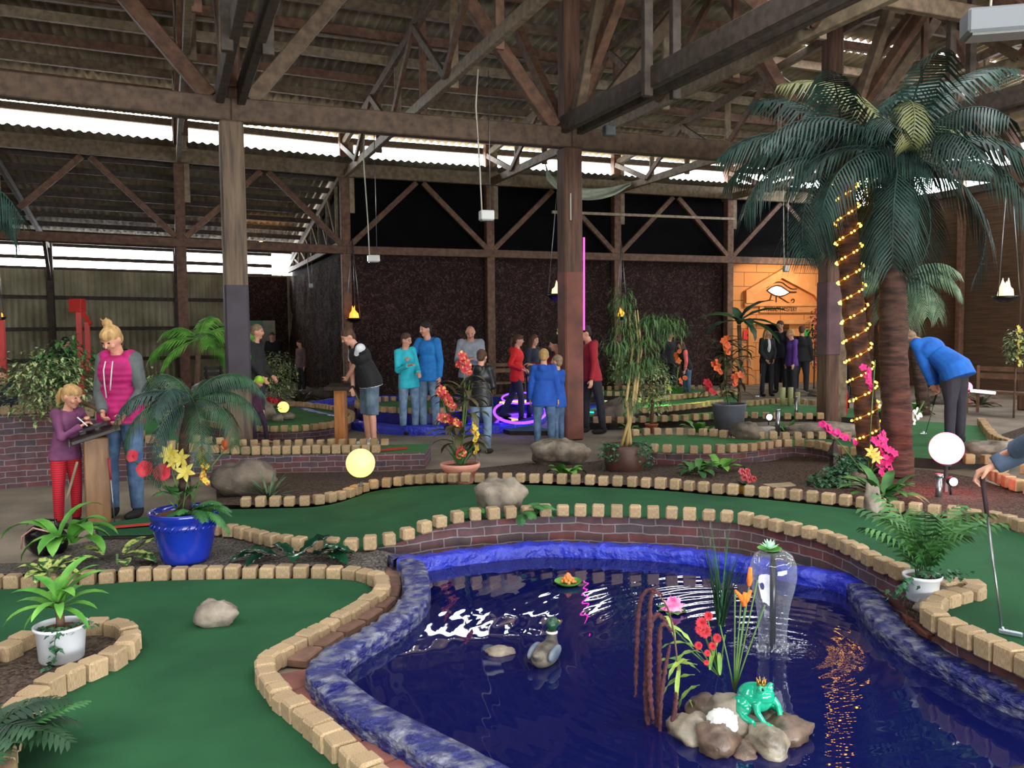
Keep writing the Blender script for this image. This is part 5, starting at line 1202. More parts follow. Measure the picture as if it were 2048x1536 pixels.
# pink pot with orchids
pp=P(921,966,.2); Yp=pp.y; t=potted('flower_pot','pink terracotta pot with tall red orchids before the concrete path','plant pot',pp,[(0.001,0),(.125,0),(.13,.02),(.165,.13),(.175,.135),(.178,.15),(.188,.155),(.198,.18),(.195,.2),(.178,.2),(.165,.17)],mPink,.165,.17,40)
sm=MB(); so=pp+V((0,0,.17))
sm.tube([so,D(925,860,Yp),D(930,790,Yp),D(928,735,Yp)],[.016,.014,.01,.005],8)
for x,y in((885,800),(898,850),(952,880),(940,760)): stem(sm,so,D(x,y,Yp-.05),.006)
part(sm,'stems',mStem,t)
f=MB()
for i in range(44):
    q=D(925+rnd.uniform(-14,14),rnd.uniform(770,905),Yp); az=rnd.choice([180,0,150,30,210,-30,-90])+rnd.uniform(-20,20); blade(f,q,az,rnd.uniform(15,60),rnd.uniform(.24,.40),rnd.uniform(.05,.085),100,6,.3)
part(f,'leaves',gBrn,t); f=MB(); rosette(f,so+V((0,0,.02)),9,.25,.05,50,80,50,.05); part(f,'green_leaves',gMid,t)
for a,b,n in(((918,712),(934,745),9),((884,780),(905,812),9),((890,835),(915,850),8),((922,900),(924,912),3)): part(spike(MB(),D(*a,Yp-.12),D(*b,Yp-.12),n,.055),'orchid_spike',mOrc,t)
part(spike(MB(),D(948,850,Yp-.1),D(952,905,Yp-.1),10,.035),'orchid_spike',mOrY,t)
# barrel with bamboo and ivy
bb=P(1250,948,.05); Yq=bb.y; t=potted('plant_barrel','brown barrel with tall feathery bamboo canes and trailing ivy','plant pot',bb,[(0.001,0),(.2,0),(.215,.02),(.235,.15),(.24,.3),(.23,.34),(.21,.34),(.2,.3)],mBarrel,.2,.3,36)
for dx,tx in((-.05,1283),(.02,1278),(.07,1265)): part(MB().tube([bb+V((dx,0,.3)),D(tx-12,800,Yq),D(tx,700,Yq),D(tx-8,620,Yq)],[.02,.018,.014,.006],8),'cane',mCane,t)
f=MB()
for x,y,rx,rz,n in((1245,600,.13,.2,160),(1310,638,.28,.10,300),(1345,655,.2,.12,200),(1290,680,.25,.15,260),(1235,690,.12,.13,160),(1262,735,.2,.15,240),(1300,720,.16,.12,160),(1250,650,.12,.2,120),(1262,800,.1,.2,80)): bush(f,D(x,y,Yq),(rx,.2,rz),n,.15,.09,55,0,.1)
part(f,'foliage',gOl,t)
f=MB(); 
for a in range(-170,20,16):
    
    if -115<a<-65: continue
    r=.24; ivy(f,[(.15*math.cos(R(a)),.15*math.sin(R(a)),.34),(r*math.cos(R(a)),r*math.sin(R(a)),.37),((r+.05)*math.cos(R(a)),(r+.05)*math.sin(R(a)),.25),((r+.05)*math.cos(R(a)),(r+.05)*math.sin(R(a)),rnd.uniform(.02,.22))],22,.045,.035)
lpart(f,'ivy',gIvy,t)
# ficus in terracotta, lime lit pot, grey pot
q=P(1303,866,.05); t=potted('flower_pot','small terracotta pot with a round headed little tree','plant pot',q,[(0.001,0),(.08,0),(.1,.13),(.11,.135),(.11,.15),(.1,.15),(.09,.12)],mTerra,.09,.12,24); lpart(MB().tube([(0,0,.1),(.02,0,.4),(-.02,0,.8)],.025,8),'trunk',mTwig,t); lpart(bush(bush(MB(),(0,0,.82),(.36,.3,.3),620,.075,.4,40),(.05,0,.5),(.26,.2,.2),200,.07,.4,40),'foliage',gVar,t)
q=P(1352,812,.0); t=potted('flower_pot','lime lit pot with orange flowers and broad leaves','plant pot',q,[(0.001,0),(.12,0),(.17,.24),(.185,.25),(.185,.28),(.17,.28),(.16,.24)],mPink,.16,.25,24)
lpart(rosette(MB(),(0,0,.25),16,.4,.1,20,75,70,.08),'leaves',gMid,t); lpart(MB().tube([(0,0,.2),(.05,0,1.0)],.015,6),'stem',mStem,t)
lpart(spike(MB(),(-.02,-.1,1.0),(.04,-.1,1.2),4,.08),'orange_flower',mOrF,t); lpart(spike(MB(),(.1,-.1,.55),(.16,-.1,.62),2,.09),'orange_flower',mOrF,t); lpart(spike(MB(),(-.2,-.12,.42),(-.12,-.12,.38),3,.07),'yellow_flowers',mYelF,t)
f=MB(); rosette(f,(.03,0,.85),8,.3,.05,10,60,90,.02); lpart(f,'upper_leaves',gDark,t)
q=P(1458,868,.08); Yg=q.y; t=potted('flower_pot','large grey metal pot with orange orchids and bronze leaves','plant pot',q,[(0.001,0),(.2,0),(.255,.44),(.265,.45),(.265,.47),(.25,.47),(.24,.42)],mGreyPot,.24,.42,36)
f=MB()
for i in range(80): pz=D(1455+rnd.uniform(-28,28),rnd.uniform(680,800),Yg); blade(f,pz,rnd.uniform(0,360),rnd.uniform(10,60),rnd.uniform(.25,.42),rnd.uniform(.04,.08),100,5,.3)
part(f,'leaves',gBrn,t); part(MB().tube([q+V((0,0,.4)),D(1450,760,Yg),D(1450,690,Yg)],.014,8),'stems',mStem,t)
for a,b,n,m_ in(((1450,678),(1452,706),7,mOrF),((1428,725),(1440,745),6,mOrF),((1476,750),(1470,768),5,mOrF),((1420,765),(1424,785),6,mRedC)): part(spike(MB(),D(*a,Yg-.2),D(*b,Yg-.2),n,.065),'orchid_spike',m_,t)
q=P(1476,850,.08); t=plant('banana_plant','tall plant with broad drooping leaves in front of the facade',q); Yn=q.y; tp=D(1478,650,Yn); part(MB().tube([q,D(1482,740,Yn),tp],.035,8),'stem',mTwig,t)
f=MB()
for az,el,L,w in((175,25,.75,.24),(-5,35,.85,.26),(200,5,.7,.2),(-15,10,.75,.24),(12,-5,.9,.2),(150,45,.5,.22),(100,75,.4,.16),(-80,20,.5,.22),(-40,-30,.5,.24),(10,50,.75,.22)): blade(f,tp+V((0,0,rnd.uniform(0,.12))),az,el,L,w,55,9,.25,None,0,None,.08)
part(f,'leaves',gDark,t)
# small begonia pot
q=P(1487,985,.2); t=potted('flower_pot','tiny yellow pot with coral pink blossoms in the mulch','plant pot',q,[(0.001,0),(.04,0),(.055,.07),(.058,.075),(.05,.075)],mat('yellow_pot',(196,150,48),rough=.5),.05,.06,20); lpart(rosette(MB(),(0,0,.06),10,.1,.05,20,60,60,.01),'leaves',gDark,t)
f=MB()
for x,y in((-.03,.2),(.0,.18),(.03,.16),(-.01,.14),(.04,.12),(.08,.13),(.02,.2)): 
    for k in range(4): petals(f,(x,-.03,y),5,.03,.03,20+20*k,-90+k*30,0,k)
lpart(f,'blossoms',mPkF,t)
# low leafy clumps in the mulch
for lab,x,y,z,n,L,w,m,nm_ in(('low clump of bright lobed leaves before the middle rock',1130,950,.15,12,.2,.11,gBright,'leafy_plant'),('low spreading plant right of the ivy barrel',1395,945,.15,14,.24,.09,gMid,'leafy_plant'),('pale leafed plant left of the coral blossoms',1440,940,.15,10,.26,.1,gBright,'leafy_plant'),('broad light green plant at the foot of the palms',1765,1000,.2,26,.34,.09,gMid,'leafy_plant'),('yellow-green low plant behind the lane before the grey pot',1400,868,.05,12,.3,.14,gBright,'leafy_plant'),('low plant below the small terracotta tree pot',1268,872,.05,12,.26,.1,gMid,'leafy_plant'),('dark leafy plant beside the steel bollards',1575,872,.05,14,.34,.08,gMid,'leafy_plant'),('leafy bed left of the second palm trunk',1755,838,.0,16,.4,.14,gMid,'leafy_plant'),('leafy bed between the second palm and the golfer',1830,828,.0,16,.36,.15,gBright,'leafy_plant'),('low dark plant at the right wall under the bench',1960,812,.0,14,.4,.12,gBrn,'leafy_plant')):
    t=plant(nm_,lab,P(x,y,z)); lpart(rosette(MB(),(0,0,.02),n,L,w,15,70,70,.06,wav=.1),'leaves',m,t)
# gladiolus, lily and white flower at the palms
q=P(1735,965,.18); Yk=q.y-.1; t=plant('gladiolus_flowers','magenta gladiolus sprays at the foot of the palms',q); sm=MB()
for a in((1640,846),(1772,870),(1766,930),(1750,720)): stem(sm,q,D(*a,Yk),.006,.05)
part(sm,'stems',mStem,t)
for a,b,n in(((1640,848),(1712,886),16),((1768,868),(1765,955),16),((1755,880),(1762,935),10),((1784,900),(1780,940),7),((1730,735),(1745,780),9)): part(spike(MB(),D(*a,Yk),D(*b,Yk),n,.04),'flower_spray',mMag,t)
t=plant('lily_flowers','large yellow lily between the palm trunks',P(1745,962,.18)); f=MB()
for x,y in((1742,905),(1750,915)): petals(f,D(x,y,Yk-.05),6,.075,.035,35,-90,0,x)
part(f,'petals',mYelF,t); part(stem(MB(),V(t.location),D(1745,908,Yk),.006),'stem',mStem,t)
t=plant('calla_flower','white flower with a long green stem right of the second palm',P(1822,905,.12)); Yc=t.location.y; f=MB(); 
for x,y in((1822,832),(1832,828),(1818,842)): petals(f,D(x,y,Yc),4,.09,.07,30,-60,0,x)
part(f,'petals',mWhF,t); part(stem(stem(MB(),V(t.location),D(1822,835,Yc),.008),D(1812,870,Yc),D(1848,802,Yc),.012),'stem',mStem,t)
t=plant('ivy_plant','ivy spreading at the foot of the lit palm',P(1700,965,.18)); f=MB()
for k in range(9): ivy(f,[(rnd.uniform(-.1,.3),.1,.25),(rnd.uniform(-.2,.2),0,.15),(rnd.uniform(-.45,.1),-.1,.05),(rnd.uniform(-.5,.2),-.2,.02)],60,.05,.06)
lpart(f,'ivy',gIvy,t)
# right white pot with parlour palm
q=P(1844,1200,.245); t=potted('flower_pot','white plastic pot with a slender green palm, right of the pool','plant pot',q,[(0.001,0),(.07,0),(.075,.01),(.088,.12),(.098,.122),(.1,.138),(.094,.14),(.086,.125)],mWhiteP,.085,.12,36)
f=MB()
for k in range(13):
    az=k*137.5; frond(f,(.03*math.cos(k),.03*math.sin(k),.12),az,rnd.uniform(68,88),rnd.uniform(.42,.66),rnd.uniform(50,80),13,.16,.024,30,45,8,.004)
lpart(f,'palm_fronds',gMid,t); f=MB(); ivy(f,[(-.05,-.05,.13),(-.12,-.08,.12),(-.16,-.06,.05)],40,.035,.04); ivy(f,[(.05,-.03,.14),(.13,-.03,.16),(.22,0,.14)],34,.035,.04); ivy(f,[(-.06,-.05,.15),(0,-.07,.17),(.06,-.05,.15)],34,.03,.03)
lpart(f,'ivy',gIvy,t); lpart(MB().ball((.0,-.02,.145),(.04,.035,.025),12,8),'pebble',mStoneP,t)
# variegated ficus shrubs in the rear left
def tree(lab,p,c,r,n,m,size=.09,pot_=None,nm_='ficus_tree'):
    t=plant(nm_,lab,p); c=V(c)-V(p)
    lpart(MB().tube([(0,0,0),c*.5+V((.03,0,0)),c],[.03,.025,.015],8),'trunk',mTwig,t); lpart(bush(MB(),c,r,n,size,.42,35,0,.35),'foliage',m,t); return t
q=P(105,850,.85); tree('pale variegated shrub behind the curved brick wall',(q.x,q.y+1.2,.82),D(85,770,q.y+1.2),(.62,.4,.42),900,gVar)
q=P(150,850,.85); tree('dark green shrub behind the woman in the magenta vest',(q.x,q.y+1.8,.82),D(130,730,q.y+1.8),(.4,.35,.4),420,gMid)
q=P(320,862,.45); tree('variegated ficus with a thin trunk behind the ramp wall',q,D(305,790,q.y),(.42,.3,.36),900,gVar,.08)
q=P(268,860,.62); t=potted('flower_pot','orange terracotta pot standing on the ramp wall','plant pot',q,[(0.001,0),(.1,0),(.12,.15),(.13,.155),(.13,.18),(.115,.18),(.1,.15)],mTerra,.11,.15,28); lpart(rosette(MB(),(0,0,.16),10,.2,.05,30,70,60,.02),'leaves',gDark,t)
q=P(397,830,0); t=potted('flower_pot','small round blue pot behind the palm','plant pot',q,[(0.001,0),(.07,0),(.13,.2),(.13,.26),(.12,.26),(.11,.22)],mBluePot,.11,.2,24); lpart(rosette(MB(),(0,0,.2),10,.18,.05,30,70,60,.02),'leaves',gDark,t)
q=P(555,818,0); tree('pale conical shrub behind the small yellow globe',q,D(557,752,q.y),(.42,.4,.62),900,gVar,.11)
q=P(600,812,0); t=plant('dry_plant','brown-green spreading plant right of the conical shrub',q); lpart(rosette(MB(),(0,0,.1),26,.5,.1,10,75,90,.1),'leaves',gBrn,t)
t=plant('red_flower_plant','small red flowers beside the small yellow globe',P(548,835,.15)); lpart(spike(MB(),(-.08,0,.32),(.1,0,.3),9,.07),'blossoms',mRedC,t); lpart(rosette(MB(),(0,0,.1),10,.2,.06,30,70,60,.02),'leaves',gMid,t)
q=P(1300,800,0); tree('pale flowering shrub behind the bamboo canes',q,D(1238,740,q.y),(.3,.3,.5),420,gVar,.1)
for lab,x,y0,y1,Y,m1,m2 in(('vine with yellow blossoms left of the middle post',1118,660,730,19.5,gBrn,mYelF),('vine with red blossoms at the facade edge',1628,620,740,22,gBrn,mRedC),('pale flowering vine on the right wall',2030,655,730,15.5,gVar,mYelF),('pinkish vine behind the left large post',500,655,720,16,gBrn,mMag)):
    a=D(x,y0,Y);b=D(x,y1,Y); t=plant('flowering_vine',lab,(b.x,b.y,0)); f=MB(); h=(a.z-b.z)/2; c=(a+b)/2-V((b.x,b.y,0)); lpart(bush(f,c,(.16,.16,h),240,.11,.5,30),'foliage',m1,t); lpart(spike(MB(),c+V((0,-.12,h)),c+V((0,-.12,-h)),12,.05),'blossoms',m2,t); lpart(MB().tube([(0,0,0),(0.02,0,c.z)],.02,6),'stem',mTwig,t)
# --- pool plants
q=P(1441,1252,zw); t=plant('grass_plant','tall dark grassy reed standing in the pool',q)
f=MB()
for k in range(46):
    a=rnd.uniform(0,360); L=rnd.uniform(.35,.66); blade(f,(rnd.uniform(-.015,.015),rnd.uniform(-.015,.015),0),a,rnd.uniform(70,87),L,.011,rnd.uniform(5,45),6,.2,lambda t:max(.1,1-t))
lpart(f,'blades',gDark,t); f=MB()
for k in range(16): blade(f,(rnd.uniform(-.01,.01),-.01,.0),rnd.uniform(0,360),rnd.uniform(80,88),rnd.uniform(.5,.64),.014,8,6,.2,lambda t:max(.1,1-t))
lpart(f,'pale_blades',gIvy,t)
q=P(1468,1440,zw); Yi=q.y; q=V((q.x,q.y,zw+.12)); t=plant('bulrush_plant','thin stems with orange bulrush heads on the pool island',q); sm=MB()
for a in((1500,1160),(1482,1205),(1490,1215),(1515,1160),(1470,1180),(1530,1210),(1440,1250)): stem(sm,q,D(*a,Yi),.0035,.01)
part(sm,'stems',mStem,t)
f=MB(); f.tube([D(1498,1172,Yi),D(1499,1160,Yi),D(1501,1135,Yi)],[.008,.013,.008],8); f.tube([D(1486,1208,Yi),D(1483,1196,Yi),D(1470,1180,Yi)],[.006,.012,.005],8).tube([D(1490,1208,Yi),D(1494,1196,Yi),D(1502,1180,Yi)],[.007,.014,.006],8).tube([D(1488,1212,Yi),D(1488,1195,Yi),D(1490,1185,Yi)],[.01,.013,.008],8); part(f,'bulrush_heads',mat('orange_fuzz',(214,96,24),(236,124,44),rough=.9,scale=60,bump=.002),t)
q=V((P(1440,1425,zw).x,P(1440,1425,zw).y+.03,zw+.15)); Yj=q.y-.05; t=plant('carnation_plant','spray of red carnations and curling green leaves on the pool island',q); sm=MB()
for a in((1405,1258),(1400,1240),(1430,1278),(1395,1290),(1420,1292),(1415,1235),(1380,1300),(1445,1310),(1350,1260),(1450,1270)): stem(sm,q,D(*a,Yj),.0035,.0)
part(sm,'stems',mStem,t)
f=MB()
for x,y,r in((1402,1246,.026),(1408,1262,.03),(1400,1258,.025),(1433,1276,.02),(1396,1291,.018),(1424,1292,.018),(1416,1232,.02),(1414,1306,.015),(1412,1325,.012)):
    for k in range(4): petals(f,D(x,y,Yj-.02),7,r,r*.6,10+22*k,-90,0,k*.4)
part(f,'carnations',mRedC,t)
f=MB()
for x,y,az,el,L,w in((1395,1330,180,15,.22,.026),(1400,1300,165,30,.2,.026),(1390,1350,190,5,.2,.024),(1385,1290,140,50,.2,.024),(1400,1370,200,-5,.16,.022),(1420,1340,60,70,.18,.022),(1360,1330,250,-20,.18,.02),(1380,1400,-60,-40,.18,.024),(1350,1280,100,60,.17,.02),(1410,1310,210,35,.2,.024),(1400,1345,170,45,.22,.026),(1440,1350,80,78,.12,.02),(1380,1320,220,20,.17,.024)): blade(f,D(x,y,Yj+rnd.uniform(-.05,.05)),az,el,L,w,90,9,.25,None,0,None,.35)
part(f,'leaves',lm('curling_leaf',(70,130,60),(160,180,80),scale=12),t)
t=plant('water_lily','pink artificial water lily beside the crimson tassels',P(1346,1222,zw)+V((0,0,.0))); f=MB()
for k in range(3): petals(f,(0,0,.015+.012*k),9,.075-.015*k,.035,20+22*k,-90,0,k*.3)
f.v=[(x,y*1.0,z) for x,y,z in f.v]; lpart(f,'petals',mat('pink_lily_petal',(214,60,140),(240,180,210),rough=.5,scale=18),t); lpart(rosette(MB(),(0,0,.0),8,.09,.07,0,10,5,.01),'pads',gMid,t)
t=plant('water_lily','small green lily pad with an orange flower floating on the pool',P(1136,1170,zw)); lpart(MB().lathe([(.001,.008),(.06,.006),(.085,.02),(.09,.03)],seg=24),'pad',gBright,t)
f=MB()
for k in range(26): a=k*2.4; r=.045*(1-k/26); f.ball((r*math.cos(a),r*math.sin(a),.018+.055*k/26),(.013,.013,.013),6,5)
lpart(f,'orange_flower',mat('orange_lily_centre',(206,110,50),(228,140,80),rough=.7),t)
q=V((FT.x,FT.y,zw+H+.014)); t=plant('water_lily','pale green and white lily on top of the fountain',q-V((.02,0,0))); lpart(MB().lathe([(.001,0),(.05,.004),(.062,.014)],seg=20),'pad',gBright,t); f=MB()
for k in range(2): 
    for i in range(9): blade(f,(0,0,.006),i*40+k*20,25+30*k,.058,.018,-10,3,.2)
lpart(f,'petals',lm('pale_lily_petal',(150,214,170),(228,244,230)),t)
# amaranth
Ya=3.5; t=plant('amaranth_plant','hanging crimson-brown amaranth tassels at the left of the pool island',P(1330,1480,zw)); mAm=mat('amaranth_fuzz',(54,24,28),(90,46,50),rough=.95,scale=70,bump=.004)
def fuzz(px,r):
    c=smoothline([D(x,y,Y) for x,y,Y in px],.012); n=len(c); mb=MB(); mb.tube(c,[r*(1-.55*abs(2*i/n-1)**3)*(1+.22*math.sin(i*2.1)+.18*rnd.uniform(-1,1)) for i in range(n)],9)
    for _ in range(n*10):
        p=c[rnd.randrange(n)]; d=V((rnd.gauss(0,1),rnd.gauss(0,1),rnd.gauss(0,1))).normalized()*r*1.35; mb.add([p+d*.5+V((.0015,0,0)),p+d*.5-V((.0015,0,0)),p+d+V((0,0,-.003))],[(0,1,2)])
    return mb
for k,(px,r) in enumerate(([[(1325,1190),(1300,1178),(1280,1205),(1274,1290),(1271,1390)],.009],[[(1335,1245),(1310,1230),(1296,1290),(1292,1400),(1300,1478)],.012],[[(1345,1262),(1322,1250),(1318,1330),(1316,1420),(1318,1498)],.011],[[(1318,1185),(1302,1195),(1299,1290),(1300,1380),(1306,1440)],.012],[[(1340,1290),(1330,1340),(1322,1400),(1320,1470)],.009],[[(1352,1385),(1350,1420),(1342,1460),(1333,1500)],.011])):
    part(fuzz([(x,y,Ya-.02*k) for x,y in px],r),'tassel',mAm,t)
part(MB().tube(smoothline([D(1335,1500,3.42),D(1345,1430,3.5),D(1355,1340,3.5),D(1340,1230,3.52),D(1312,1182,3.5)],.03),.004,6),'stem',mTwig,t)
# ---------------------------------------------------------------- people
mSkin=mat('skin',(196,138,112),(212,156,130),rough=.5,scale=8); 
def cl(name,c,d=None,**k): return mat(name,c,d or tuple(min(255,int(x*1.18+4)) for x in c),rough=k.pop('rough',.8),scale=k.pop('scale',9),bump=k.pop('bump',.004),**k)
mJean=cl('blue_jeans',(52,76,108),(86,112,142)); mJeanL=cl('faded_jeans',(86,112,140),(126,150,172)); mDk=cl('dark_trousers',(22,22,30)); mNavy=cl('navy_trousers',(30,34,52)); mBlk=cl('black_jacket',(14,14,17)); mShoeD=cl('dark_shoes',(24,20,20)); mShoeW=cl('pale_shoes',(180,180,178))
hBlond=cl('blond_hair',(150,112,66),(196,160,106),scale=30,stretch=(1,1,.2)); hBrown=cl('brown_hair',(60,40,28),(90,62,42),scale=30,stretch=(1,1,.2)); hDark=cl('dark_hair',(22,17,15),(40,30,26),scale=30,stretch=(1,1,.2)); hGrey=cl('short_fair_hair',(120,96,72),(150,124,96),scale=30)
mEyeW=mat('eye_white',(225,222,215),rough=.3); mLip=mat('lips',(160,80,76),rough=.5); mRim=mat('dark_line',(30,22,20),rough=.5)
def hand(mb,w,d,side,pal,curl=35,s=1.):
    "palm and five fingers; w wrist, d direction, pal palm normal, side = +1 right / -1 left"
    d=d.normalized(); pal=(pal-d*pal.dot(d)).normalized(); x=d.cross(pal)*side
    mb.tube([w-d*.01*s,w+d*.035*s,w+d*.085*s],[.024*s,.033*s,.034*s],10,flat=.55,up=pal)
    for k,l in enumerate((.072,.082,.077,.060)):
        b=w+d*.082*s+x*(.027-.018*k)*s; c=R(curl*.5); q=b+(d*math.cos(c)+pal*math.sin(c))*l*.5*s; c2=R(curl*1.5); e=q+(d*math.cos(c2)+pal*math.sin(c2))*l*.5*s
        mb.tube([b,q,e],[.0092*s,.0088*s,.0072*s],7)
    b=w+d*.03*s+x*.028*s; q=b+(d*.6+x*.7+pal*.25).normalized()*.035*s; e=q+(d*.9+x*.15+pal*.5).normalized()*.03*s
    mb.tube([b,q,e],[.012*s,.0105*s,.008*s],7)
def ik(S,T,a,b,pole):
    d=T-S; L=min(d.length,(a+b)*.995); d.normalize(); T=S+d*L; x=(a*a-b*b+L*L)/(2*L); h=math.sqrt(max(0,a*a-x*x)); p=(pole-d*pole.dot(d)).normalized(); return S+d*x+p*h,T
def person(lab,loc,face,h,top,pants,hair,topm=None,sleeve='long',lean=0,side=0,head=(10,0),ar=((.16,.0,-1),(.06,.2,-1)),al=None,lr=((.07,.02,-1),(.0,-.04,-1)),ll=None,vox=.014,shoes=None,bulk=1.,hs=1.,vest=None,shorts=None,hood=True,hem=.0,glasses=False,tr=None,tl=None,skirt=None,zb=0.,fem=False,curl=40,cvox=None):
    al=al or ar; ll=ll or lr; s=h/1.75; loc=V(loc); t=thing('person',lab,'person',loc); rz=R(face-180); t.rotation_euler=(0,0,rz)
    inv=(Matrix.Translation(loc)@Matrix.Rotation(rz,4,'Z')).inverted()
    k=bulk; RT=Matrix.Rotation(R(side),3,'Y')@Matrix.Rotation(-R(lean),3,'X'); RH=Matrix.Rotation(R(head[1]),3,'Z')@Matrix.Rotation(-R(head[0]),3,'X')
    # legs first to find the pelvis height
    def leg(sx,l):
        th=V((sx*l[0][0],l[0][1],l[0][2])).normalized(); sh=V((sx*l[1][0],l[1][1],l[1][2])).normalized(); H=V((sx*.09,0,-.02))*s; K=H+th*.43*s; An=K+sh*.42*s; return H,K,An,sh
    L=[leg(1,lr),leg(-1,ll)]; low=min(q[2].z for q in L); P0=V((0,0,-low+.085*s)); L=[(a+P0,b+P0,c+P0,d) for a,b,c,d in L]
    T=lambda x,y,z: P0+RT@(V((x,y,z))*s)
    SH=[T(.17*k**.5*(.92 if fem else 1),0,.47),T(-.17*k**.5*(.92 if fem else 1),0,.47)]; NK=T(0,.0,.53); HC=NK+RT@(V((0,.01,.06))*s)+RH@(V((0,.02,.105))*s*hs)
    A=[]
    for i,(sx,a,tg_) in enumerate(((1,ar,tr),(-1,al,tl))):
        S=SH[i]
        if tg_ is not None:
            T_=inv@V(tg_); d_=(T_-S).normalized(); T_=T_-d_*.09*s; E,Wr=ik(S,T_,.29*s,.255*s,V((sx*.6,-.5,-.7)))
        else:
            u=V((sx*a[0][0],a[0][1],a[0][2])).normalized(); f=V((sx*a[1][0],a[1][1],a[1][2])).normalized(); E=S+u*.29*s; Wr=E+f*.255*s
        A.append((S,E,Wr))
    def torso(mb,g,lower=True):
        mb.ball(T(0,0,.02),((.155*k+g)*s*(1.04 if fem else 1),(.11*k+g)*s,.12*s),16,10,RT); mb.ball(T(0,0,.2),((.125*k+g)*s*(.93 if fem else 1),(.095*k+g)*s,.17*s),16,10,RT); mb.ball(T(0,.012 if fem else 0,.36),((.152*k+g)*s*(.93 if fem else 1),((.105+.012*fem)*k+g)*s,.17*s),16,10,RT); mb.ball(T(0,-.005,.44),((.175*k+g)*s*(.92 if fem else 1),(.078*k+g)*s,.085*s),16,10,RT)
    def arm(mb,i,g,upto=1.):
        S,E,Wr=A[i]; S=S-(S-NK)*.12
        if upto>=1: mb.tube([S,E,Wr],[(.052*k**.4+g)*s,(.040+g)*s,(.028+g)*s],12); mb.ball(E,(.041+g)*s,10,8)
        else: q=S.lerp(E,upto); mb.tube([S,q],[(.054+g)*s,(.052+g)*s],12)
        mb.ball(S,(.056*k**.4+g)*s,12,8)
    def legs(mb,i,g,fr=1.):
        H,K,An,_=L[i]; mb.ball(H,(.085*k+g)*s,12,8)
        if fr>=1: mb.tube([H,H.lerp(K,.55),K,K.lerp(An,.3),An],[(.083*k+g)*s,(.068*k+g)*s,(.052+g)*s,(.052+g)*s,(.038+g)*s],12); mb.ball(K,(.053+g)*s,10,8)
        else: mb.tube([H,H.lerp(K,.55),K.lerp(An,fr)],[(.086*k+g)*s,(.076*k+g)*s,(.068*k+g)*s],12)
    b=MB(); torso(b,-.008)
    for i in(0,1):
        arm(b,i,0); legs(b,i,0); S,E,Wr=A[i]; d=(Wr-E).normalized(); sx=(1,-1)[i]; hand(b,Wr,d,sx,(V((-sx,0,0)) if abs(d.z)>.6 else V((0,0,-1))),curl,s)
        An=L[i][2]; b.ball(An+V((0,.06,-.045))*s,(.04*s,.11*s,.035*s),12,8); b.ball(An,(.042*s),8,6)
    b.tube([NK-RT@V((0,0,.05))*s,NK+(HC-NK)*.55],[.062*s,.052*s],12)
    g=s*hs; hp=lambda x,y,z: HC+RH@(V((x,y,z))*g)
    b.ball(HC,(.074*g,.092*g,.098*g),18,12,RH).ball(hp(0,.022,-.062),(.052*g,.062*g,.058*g),14,10,RH).ball(hp(0,.062,-.098),(.024*g,.02*g,.018*g),8,6,RH)
    b.tube([hp(0,.088,.012),hp(0,.105,-.02),hp(0,.112,-.034)],[.008*g,.012*g,.013*g],8)
    for sx in(-1,1): b.ball(hp(sx*.076,.0,-.012),(.012*g,.02*g,.03*g),8,6,RH); b.ball(hp(sx*.04,.07,-.035),(.022*g,.02*g,.02*g),8,6,RH)
    meshpart(remesh(b,vox,2,.4),'body',mSkin,t)
    fd=MB()
    for sx in(-1,1): fd.ball(hp(sx*.031,.086,.008),(.012*g,.007*g,.006*g),8,6,RH)
    lpart(fd,'eyes',mRim,t)
    fd=MB()
    for sx in(-1,1): fd.tube([hp(sx*.015,.093,.028),hp(sx*.035,.09,.034),hp(sx*.05,.078,.027)],.003*g,5)
    lpart(fd,'eyebrows',hair[1],t)
    lpart(MB().ball(hp(0,.089,-.062),(.023*g,.008*g,.007*g),10,6,RH),'lips',mLip,t)
    if glasses:
        gm=MB()
        for sx in(-1,1):
            gm.tube([hp(sx*.031+.019*math.cos(a*PI/4),.1,.006+.015*math.sin(a*PI/4)) for a in range(9)],.0022*g,5); gm.tube([hp(sx*.05,.098,.01),hp(sx*.078,.02,.005)],.002*g,5)
        lpart(gm,'glasses',mRim,t)
    cv=cvox or vox*1.15
    # clothes
    pm=MB(); P1=T(0,0,.0); pm.ball(P1,((.158*k+.014)*s,(.112*k+.014)*s,.12*s),16,10)
    for i in(0,1): legs(pm,i,.017,1. if not shorts else .12)
    meshpart(remesh(pm,cv,4,.5),'shorts' if shorts else 'trousers',pants,t)
    for i in(0,1):
        H,K,An,sh=L[i]; sm=MB(); sm.ball(An+V((0,.065,-.05))*s,(.05*s,.135*s,.042*s),14,8); sm.ball(An+V((0,-.01,-.02))*s,(.048*s,.06*s,.055*s),12,8)
        meshpart(remesh(sm,cv*.8,3),'shoe',shoes or mShoeD,t)
    tm=MB(); torso(tm,.02); tm.tube([T(0,0,.24),T(0,0,.1),T(0,0,.0),T(0,0,0)+((RT@V((0,0,-1)))+V((0,0,-1.2))).normalized()*(.10+hem)*s],[(.125*k+.025)*s,(.145*k+.022)*s,(.165*k+.024)*s,(.172*k+.028)*s],18,0,True,.76,RT@V((0,1,0)))
    if sleeve!='none':
        for i in(0,1): arm(tm,i,.019,1. if sleeve=='long' else .62)
    if hood: 
        tm.tube([T(.085*math.cos(R(a)),-.01+.075*math.sin(R(a)),.52+.02*math.sin(R(a))) for a in range(-200,30,23)],.032*s,8); tm.ball(T(0,-.10,.48),(.09*s,.05*s,.08*s),12,8,RT)
    else: tm.tube([T(0,0,.48),T(0,0,.525)],[.085*s,.062*s],12)
    meshpart(remesh(tm,cv,4,.5),'jacket' if sleeve=='long' else 'shirt',top,t)
